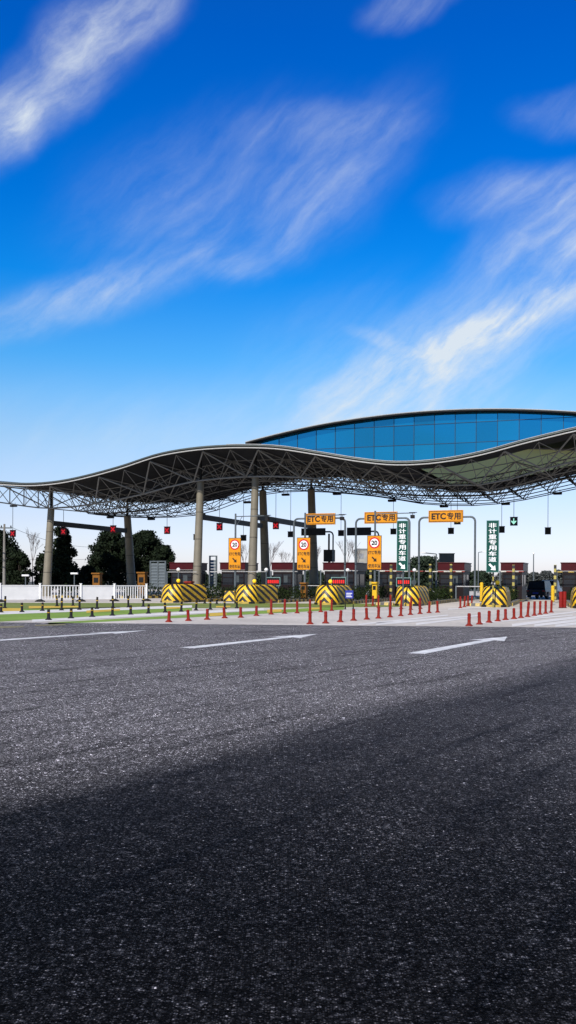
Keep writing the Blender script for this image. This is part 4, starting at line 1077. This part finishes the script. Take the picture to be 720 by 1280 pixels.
lamp_post(32, 720, 70, 'short lamp behind the solid fence panel at the far left', head='box')
lamp_post(93, 717.5, 70, 'short lamp behind the railed fence panel', head='box')
lamp_post(332.8, 714, 68, 'slim white-headed lamp between the third column and middle 20 sign')
lamp_post(434.5, 714.5, 68, 'slim white-headed lamp right of the leftmost gantry')
lamp_post(223, 714, 66, 'slim white-headed lamp over the leftmost crash block')
lamp_post(518, 714.5, 68, 'slim white-headed lamp right of the left green sign')
lamp_post(545.5, 692.5, 110, 'tall lamp with a long arm before the distant round trees', arm=-1.7, r=.09, grp='tall lamps behind the booths')
lamp_post(598, 690.5, 150, 'thin tall lamp between the right gantry and right green sign', arm=1.0, r=.08, grp='tall lamps behind the booths')
lamp_post(667, 693, 120, 'thin dark mast behind the parked vehicles', head='ball', r=.08, grp='tall lamps behind the booths')
# round traffic mirror
a = at_v(517.5, 728, -12); t = thing('traffic_mirror', 'small round mirror on a stub pole right of the fourth crash block top', 'mirror', (a.x, a.y, IH), RZ); H = a.z - IH
MB().tube((0, 0, 0), (0, 0, H), .03, 8).build('pole', 'galv', t); MB().tube((0, -.05, H), (0, -.02, H), .16, 16).build('mirror', 'glass_pale', t)
# ------------------------------------------------------------------ parked vehicles
def car(px, Y, rz, paint, lab, wpx, htop):
    g0 = at_y(px, 735, Y); H = at_y(px, htop, Y).z; w = wpx / F_PX * Y / 2
    t = thing('parked_car', lab, 'car', (g0.x, g0.y, 0), rz, 'vehicles parked beyond the booths'); L = 4.4
    def sec(y, hw, z0, z1, hwt): return [(-hw, y, z0), (hw, y, z0), (hw, y, (z0 + z1) * .55), (hwt, y, z1), (-hwt, y, z1), (-hw, y, (z0 + z1) * .55)]
    def loft(secs):
        m = MB()
        for A, B in zip(secs, secs[1:]):
            for i in range(6): j = (i + 1) % 6; m.face([A[i], A[j], B[j], B[i]])
        m.face(list(reversed(secs[0]))); m.face(secs[-1]); return m
    hb = H * .56
    loft([sec(0, w * .86, .35, hb * .9, w * .8), sec(.15, w * .98, .28, hb, w * .92), sec(3.2, w, .28, hb, w * .94), sec(4.2, w * .96, .3, hb * .85, w * .86), sec(4.4, w * .8, .36, hb * .7, w * .7)]).build('body', paint, t, bevel=.03)
    c = loft([[(-w * .92, .12, hb - .01), (w * .92, .12, hb - .01), (w * .9, .16, hb + .05), (w * .76, .42, H), (-w * .76, .42, H), (-w * .9, .16, hb + .05)],
              [(-w * .92, 2.9, hb - .01), (w * .92, 2.9, hb - .01), (w * .9, 2.8, hb + .05), (w * .74, 2.3, H), (-w * .74, 2.3, H), (-w * .9, 2.8, hb + .05)]])
    c.build('cabin', paint, t, bevel=.03)
    m = MB(); m.face([(-w * .78, .165, hb + .09), (w * .78, .165, hb + .09), (w * .70, .365, H - .09), (-w * .70, .365, H - .09)]); m.build('rear_window', 'glass_dark', t).location.y = -.012
    for sx in (-1, 1):
        for y in (.85, 3.5):
            k = MB(); k.tube((sx * (w - .20), y, .33), (sx * (w + .01), y, .33), .33, 16); wh = k.build('wheel', 'tyre', t)
            k = MB(); k.tube((sx * (w + .005), y, .33), (sx * (w + .02), y, .33), .19, 12); k.build('rim', 'galv', wh)
        k = MB(); k.box(sx * w * .80 - .12, sx * w * .80 + .12, -.012, .10, hb * .72, hb * .86); k.build('tail_light', 'redpost', t)
    k = MB(); k.box(-.26, .26, -.02, .06, hb * .52, hb * .64); k.build('number_plate', 'blue', t)
car(669.5, 88, -.5, 'car_black', 'dark low car parked beyond the booth of the right green sign', 25, 726)
car(685, 96, -.4, 'car_white', 'pale car parked behind the black one near the right edge', 22, 725)
# ------------------------------------------------------------------ distant buildings
def building(x0, x1, yt, Y, dep, m_, lab, rows=3, colr='glass_dark'):
    a, b = at_y(x0, yt, Y), at_y(x1, yt, Y); w = b.x - a.x; t = thing('distant_building', lab, 'building', ((a.x + b.x) / 2, Y, 0), 0); H = a.z
    MB().box(-w / 2, w / 2, 0, dep, 0, H).build('wall', m_, t); MB().box(-w / 2 - .2, w / 2 + .2, -.2, dep + .2, H, H + .3).build('roof', 'conc_dark', t)
    nw = max(2, int(w / 3.2))
    for r_ in range(rows):
        for i in range(nw):
            cx = -w / 2 + w * (i + .5) / nw; z = H - 1.0 - r_ * (H / rows * .9)
            if z < 1.5: continue
            MB().box(cx - w / nw * .28, cx + w / nw * .28, -.06, -.005, z - 1.3, z).build('window', colr, t)
building(580, 588.5, 708.5, 240, 9, 'beige', 'small grey block standing beyond the trees right of the louvred box', 3)
building(447, 466, 687, 260, 12, 'beige', 'pale building far behind, left of the rightmost 20 sign', 4, 'conc_dark')
a = at_y(558.5, 691.5, 100); t = thing('rooftop_unit', 'grey corrugated box raised behind the booth roof', 'equipment box', (a.x, a.y, 0), RZ * .4); H = a.z; w = 9.3 / F_PX * 100
m = MB()
for i in range(12): x = -w + 2 * w * i / 12; m.box(x, x + w / 12, -.03, 1.6, H - .95, H - .06); m.box(x + w / 12, x + w / 6, 0, 1.6, H - .94, H - .06)
m.build('casing', 'galv', t); MB().box(-w - .05, w + .05, -.06, 1.65, H - .06, H).build('lid', 'galv', t)
m = MB(); m.box(-w * .8, -w * .65, .2, .35, 0, H - .95); m.box(w * .65, w * .8, .2, .35, 0, H - .95); m.build('legs', 'steel_dark', t)
a = at_y(410, 687, 92); t = thing('rooftop_unit', 'dark square unit with two upright pipes above the widest booth', 'equipment box', (a.x, a.y, 0), RZ); H = a.z; w = 6 / F_PX * 92
MB().box(-w, w, 0, .8, H - 1.1, H).build('casing', 'steel_dark', t, bevel=.03); zt = at_y(410, 667, 92).z
MB().box(-.07, .07, .2, .34, H, zt).build('pipe', 'steel_dark', t); MB().box(-.09, .09, .3, .5, 0, H - 1.1).build('stand', 'steel_dark', t)
# ------------------------------------------------------------------ utility pole and wires
a = at_y(5.5, 655, 100); t = thing('utility_pole', 'concrete utility pole with a crossarm at the far left', 'utility pole', (a.x, a.y, 0)); H = a.z
MB().lathe([(.17, 0), (.10, H)], 10).build('pole', 'kerbstone', t); MB().box(-.9, .75, -.05, .05, H - .45, H - .33).build('crossarm', 'galv', t)
for x in (-.8, -.3, .65): MB().lathe([(.05, 0), (.07, .08), (.03, .2)], 8, x, 0).build('insulator', 'steel_dark', t).location.z = H - .33
def wire(p, q, sag, lab):
    m = MB(); n = 16; P = [p.lerp(q, i / n) - Vector((0, 0, sag * 4 * (i / n) * (1 - i / n))) for i in range(n + 1)]
    m.path(P, .018, 4); o = m.build('power_line', 'steel_dark'); tag(o, lab, 'wire', 'wires strung behind the canopy')
p0 = Vector((a.x, a.y, H - .3))
wire(p0 + Vector((.65, 0, 0)), at_y(118, 684, 118), .5, 'thin wire from the utility pole towards the right-hand trees')
wire(p0 + Vector((-.8, 0, 0)), at_y(-70, 660, 96), .3, 'thin wire leaving the utility pole to the left')
wire(at_y(-30, 693, 105), at_y(108, 699, 112), .3, 'lower thin wire behind the column at far left')

# ------------------------------------------------------------------ trees
def tree(name, px, yt, halfw, Y, m_, lab, seed, shape='round', n=9000, leaf=.17, zbot=.6, grp='dark trees behind the plaza', depth=None):
    rg = random.Random(seed); a = at_y(px, yt, Y); H = a.z; w = halfw / F_PX * Y; t = thing(name, lab, 'tree', (a.x, a.y, 0), rg.uniform(0, 6), grp); t.rotation_euler = (0, 0, 0)
    tr_ = MB(); pts = [Vector((0, 0, 0))]
    for i in range(1, 6): pts.append(Vector((rg.uniform(-.1, .1) * w * .3, rg.uniform(-.1, .1), H * .8 * i / 5)))
    for i in range(5): tr_.tube(pts[i], pts[i + 1], .03 * H * (1 - i / 6), 8, .03 * H * (1 - (i + 1) / 6))
    cl = []
    nC = 60
    for i in range(nC):
        f = rg.random()
        if shape == 'cone': z = H * (.12 + .86 * f); rr = w * (1 - f) ** .62 * .95 + .10 * w
        else: z = zbot + (H - zbot) * (.1 + .86 * f); rr = w * math.sin(PI * min(1, .18 + .80 * f)) ** .6
        an = rg.uniform(0, 2 * PI); q = rg.uniform(.35, .95) ** .6 * rr * (.80 if shape == 'cone' else .78)
        cr_ = rg.uniform(.24, .38) * w * (1.1 - .5 * f if shape == 'cone' else 1)
        cl.append((Vector((math.cos(an) * q, math.sin(an) * q * .8, z)), cr_))
    cl.append((Vector((0, 0, H - .25 * w)), .22 * w))
    for c, r_ in cl[:14]:
        s = pts[min(4, max(1, int(c.z / (H * .8) * 5 * .7)))]; tr_.tube(s, c, .008 * H, 5, .003 * H)
    tr_.build('trunk', 'bark', t)
    mb = MB(); tv = sum(r_ ** 2 for _, r_ in cl)
    for c, r_ in cl:
        k = int(n * r_ ** 2 / tv)
        for _ in range(k):
            d = Vector((rg.gauss(0, 1), rg.gauss(0, 1), rg.gauss(0, 1))).normalized(); p = c + Vector((d.x * r_, d.y * r_, d.z * r_ * .85)) * (rg.random() ** .45) * (1.25 if rg.random() < .12 else 1)
            if p.z > H * 1.01 or p.z < .1: continue
            nn = (d + Vector((rg.gauss(0, .6), rg.gauss(0, .6), rg.gauss(0, .6)))).normalized(); b = nn.orthogonal().normalized(); cc = nn.cross(b); s = leaf * rg.uniform(.5, 1.3); an = rg.uniform(0, PI)
            b, cc = b * math.cos(an) + cc * math.sin(an), cc * math.cos(an) - b * math.sin(an)
            mb.face([p + b * s, p + cc * s * .6, p - b * s, p - cc * s * .6])
    mb.build('crown', m_, t)
    return t
tree('broadleaf_tree', 2, 664, 30, 112, 'leaf_dark', 'dark bushy tree at the far left behind the utility pole', 1)
tree('broadleaf_tree', 24, 691, 18, 108, 'leaf_dark', 'low dark shrubby tree between the utility pole and the bare sapling', 2, n=5000)
tree('conifer_tree', 77, 659.5, 30, 108, 'leaf_dark', 'dark cone-shaped tree right of the leftmost column', 3, 'cone', n=15000)
tree('broadleaf_tree', 54, 692, 14, 116, 'leaf_dark', 'dark low tree hidden behind the leftmost column', 4, n=4000)
tree('broadleaf_tree', 138, 663.5, 31, 118, 'leaf_dark', 'dark wide tree left of the splayed dark column', 5, n=16000)
tree('broadleaf_tree', 180, 664, 30, 122, 'leaf_dark', 'dark wide tree right of the splayed dark column', 6, n=16000)
tree('broadleaf_tree', 160, 672, 26, 126, 'leaf_dark', 'dark tree filling the gap behind the splayed dark column', 15, n=10000)
tree('broadleaf_tree', 206, 682, 17, 116, 'leaf_dark', 'lower dark tree above the wide slatted panel', 7, n=6000)
tree('broadleaf_tree', 110, 708, 14, 112, 'leaf_dark', 'low dark bush in the gap between the left trees', 8, n=3000)
tree('broadleaf_tree', -34, 672, 30, 112, 'leaf_dark', 'dark tree beyond the left photo edge', 9, n=5000)
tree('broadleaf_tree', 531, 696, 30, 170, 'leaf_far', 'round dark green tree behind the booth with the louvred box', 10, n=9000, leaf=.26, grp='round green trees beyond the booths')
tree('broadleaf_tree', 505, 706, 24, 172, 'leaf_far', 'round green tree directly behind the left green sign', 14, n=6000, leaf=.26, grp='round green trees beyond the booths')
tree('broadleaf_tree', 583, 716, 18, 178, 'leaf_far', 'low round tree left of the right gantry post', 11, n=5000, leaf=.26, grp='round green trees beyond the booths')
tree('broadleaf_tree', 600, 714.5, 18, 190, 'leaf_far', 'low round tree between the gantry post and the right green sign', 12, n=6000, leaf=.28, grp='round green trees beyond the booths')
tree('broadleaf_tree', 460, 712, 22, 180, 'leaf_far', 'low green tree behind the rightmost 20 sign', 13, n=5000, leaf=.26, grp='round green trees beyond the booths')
# grey tree line far right and low dark growth behind the booths
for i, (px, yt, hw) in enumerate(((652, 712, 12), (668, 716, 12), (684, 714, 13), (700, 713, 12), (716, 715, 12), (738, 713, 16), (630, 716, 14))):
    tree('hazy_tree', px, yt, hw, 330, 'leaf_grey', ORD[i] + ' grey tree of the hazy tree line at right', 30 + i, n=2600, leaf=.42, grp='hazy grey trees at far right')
for i, (px, yt, hw) in enumerate(((250, 716, 16), (275, 718, 16), (300, 716, 16), (330, 716, 16), (360, 716, 18), (392, 714, 18), (422, 715, 18))):
    tree('low_tree', px, yt, hw, 170, 'leaf_far', ORD[i] + ' low tree of the row seen through between the left booths', 60 + i, n=2600, leaf=.3, grp='low trees behind the left booths')
def bare_tree(px, yt, Y, lab, seed, spread=.28):
    rg = random.Random(seed); a = at_y(px, yt, Y); H = a.z; t = thing('bare_tree', lab, 'tree', (a.x, a.y, 0), 0, 'leafless young trees'); m = MB(); k = MB()
    def grow(p, d, l, r, dep, mb):
        q = p + d * l; mb.tube(p, q, r, 5, r * .7, cap=False)
        if dep == 0: return
        for _ in range(3 if dep > 1 else 2):
            nd = (d + Vector((rg.gauss(0, spread), rg.gauss(0, spread), rg.uniform(0, .25)))).normalized(); grow(q, nd, l * rg.uniform(.62, .85), r * .65, dep - 1, k)
    m.tube((0, 0, 0), (0, 0, H * .3), .012 * H, 6, .009 * H); m.build('trunk', 'twig', t)
    grow(Vector((0, 0, H * .3)), Vector((0, 0, 1)), H * .2, .008 * H, 5, k)
    k.build('branches', 'twig', t)
for i, (px, yt, Y, lab) in enumerate(((41, 664, 118, 'thin leafless tree between the far left trees'), (306, 680, 130, 'faint leafless tree between the first 20 sign and third column'), (338, 676, 130, 'leafless tree just right of the dark splayed column'),
                                    (357, 684, 130, 'small leafless tree left of the leftmost gantry post'), (397, 676, 125, 'leafless tree right of the middle 20 sign'), (434, 672, 125, 'leafless tree between the two left gantries'), (448, 682, 125, 'leafless tree before the pale distant building'))):
    bare_tree(px, yt, Y, lab, 80 + i)
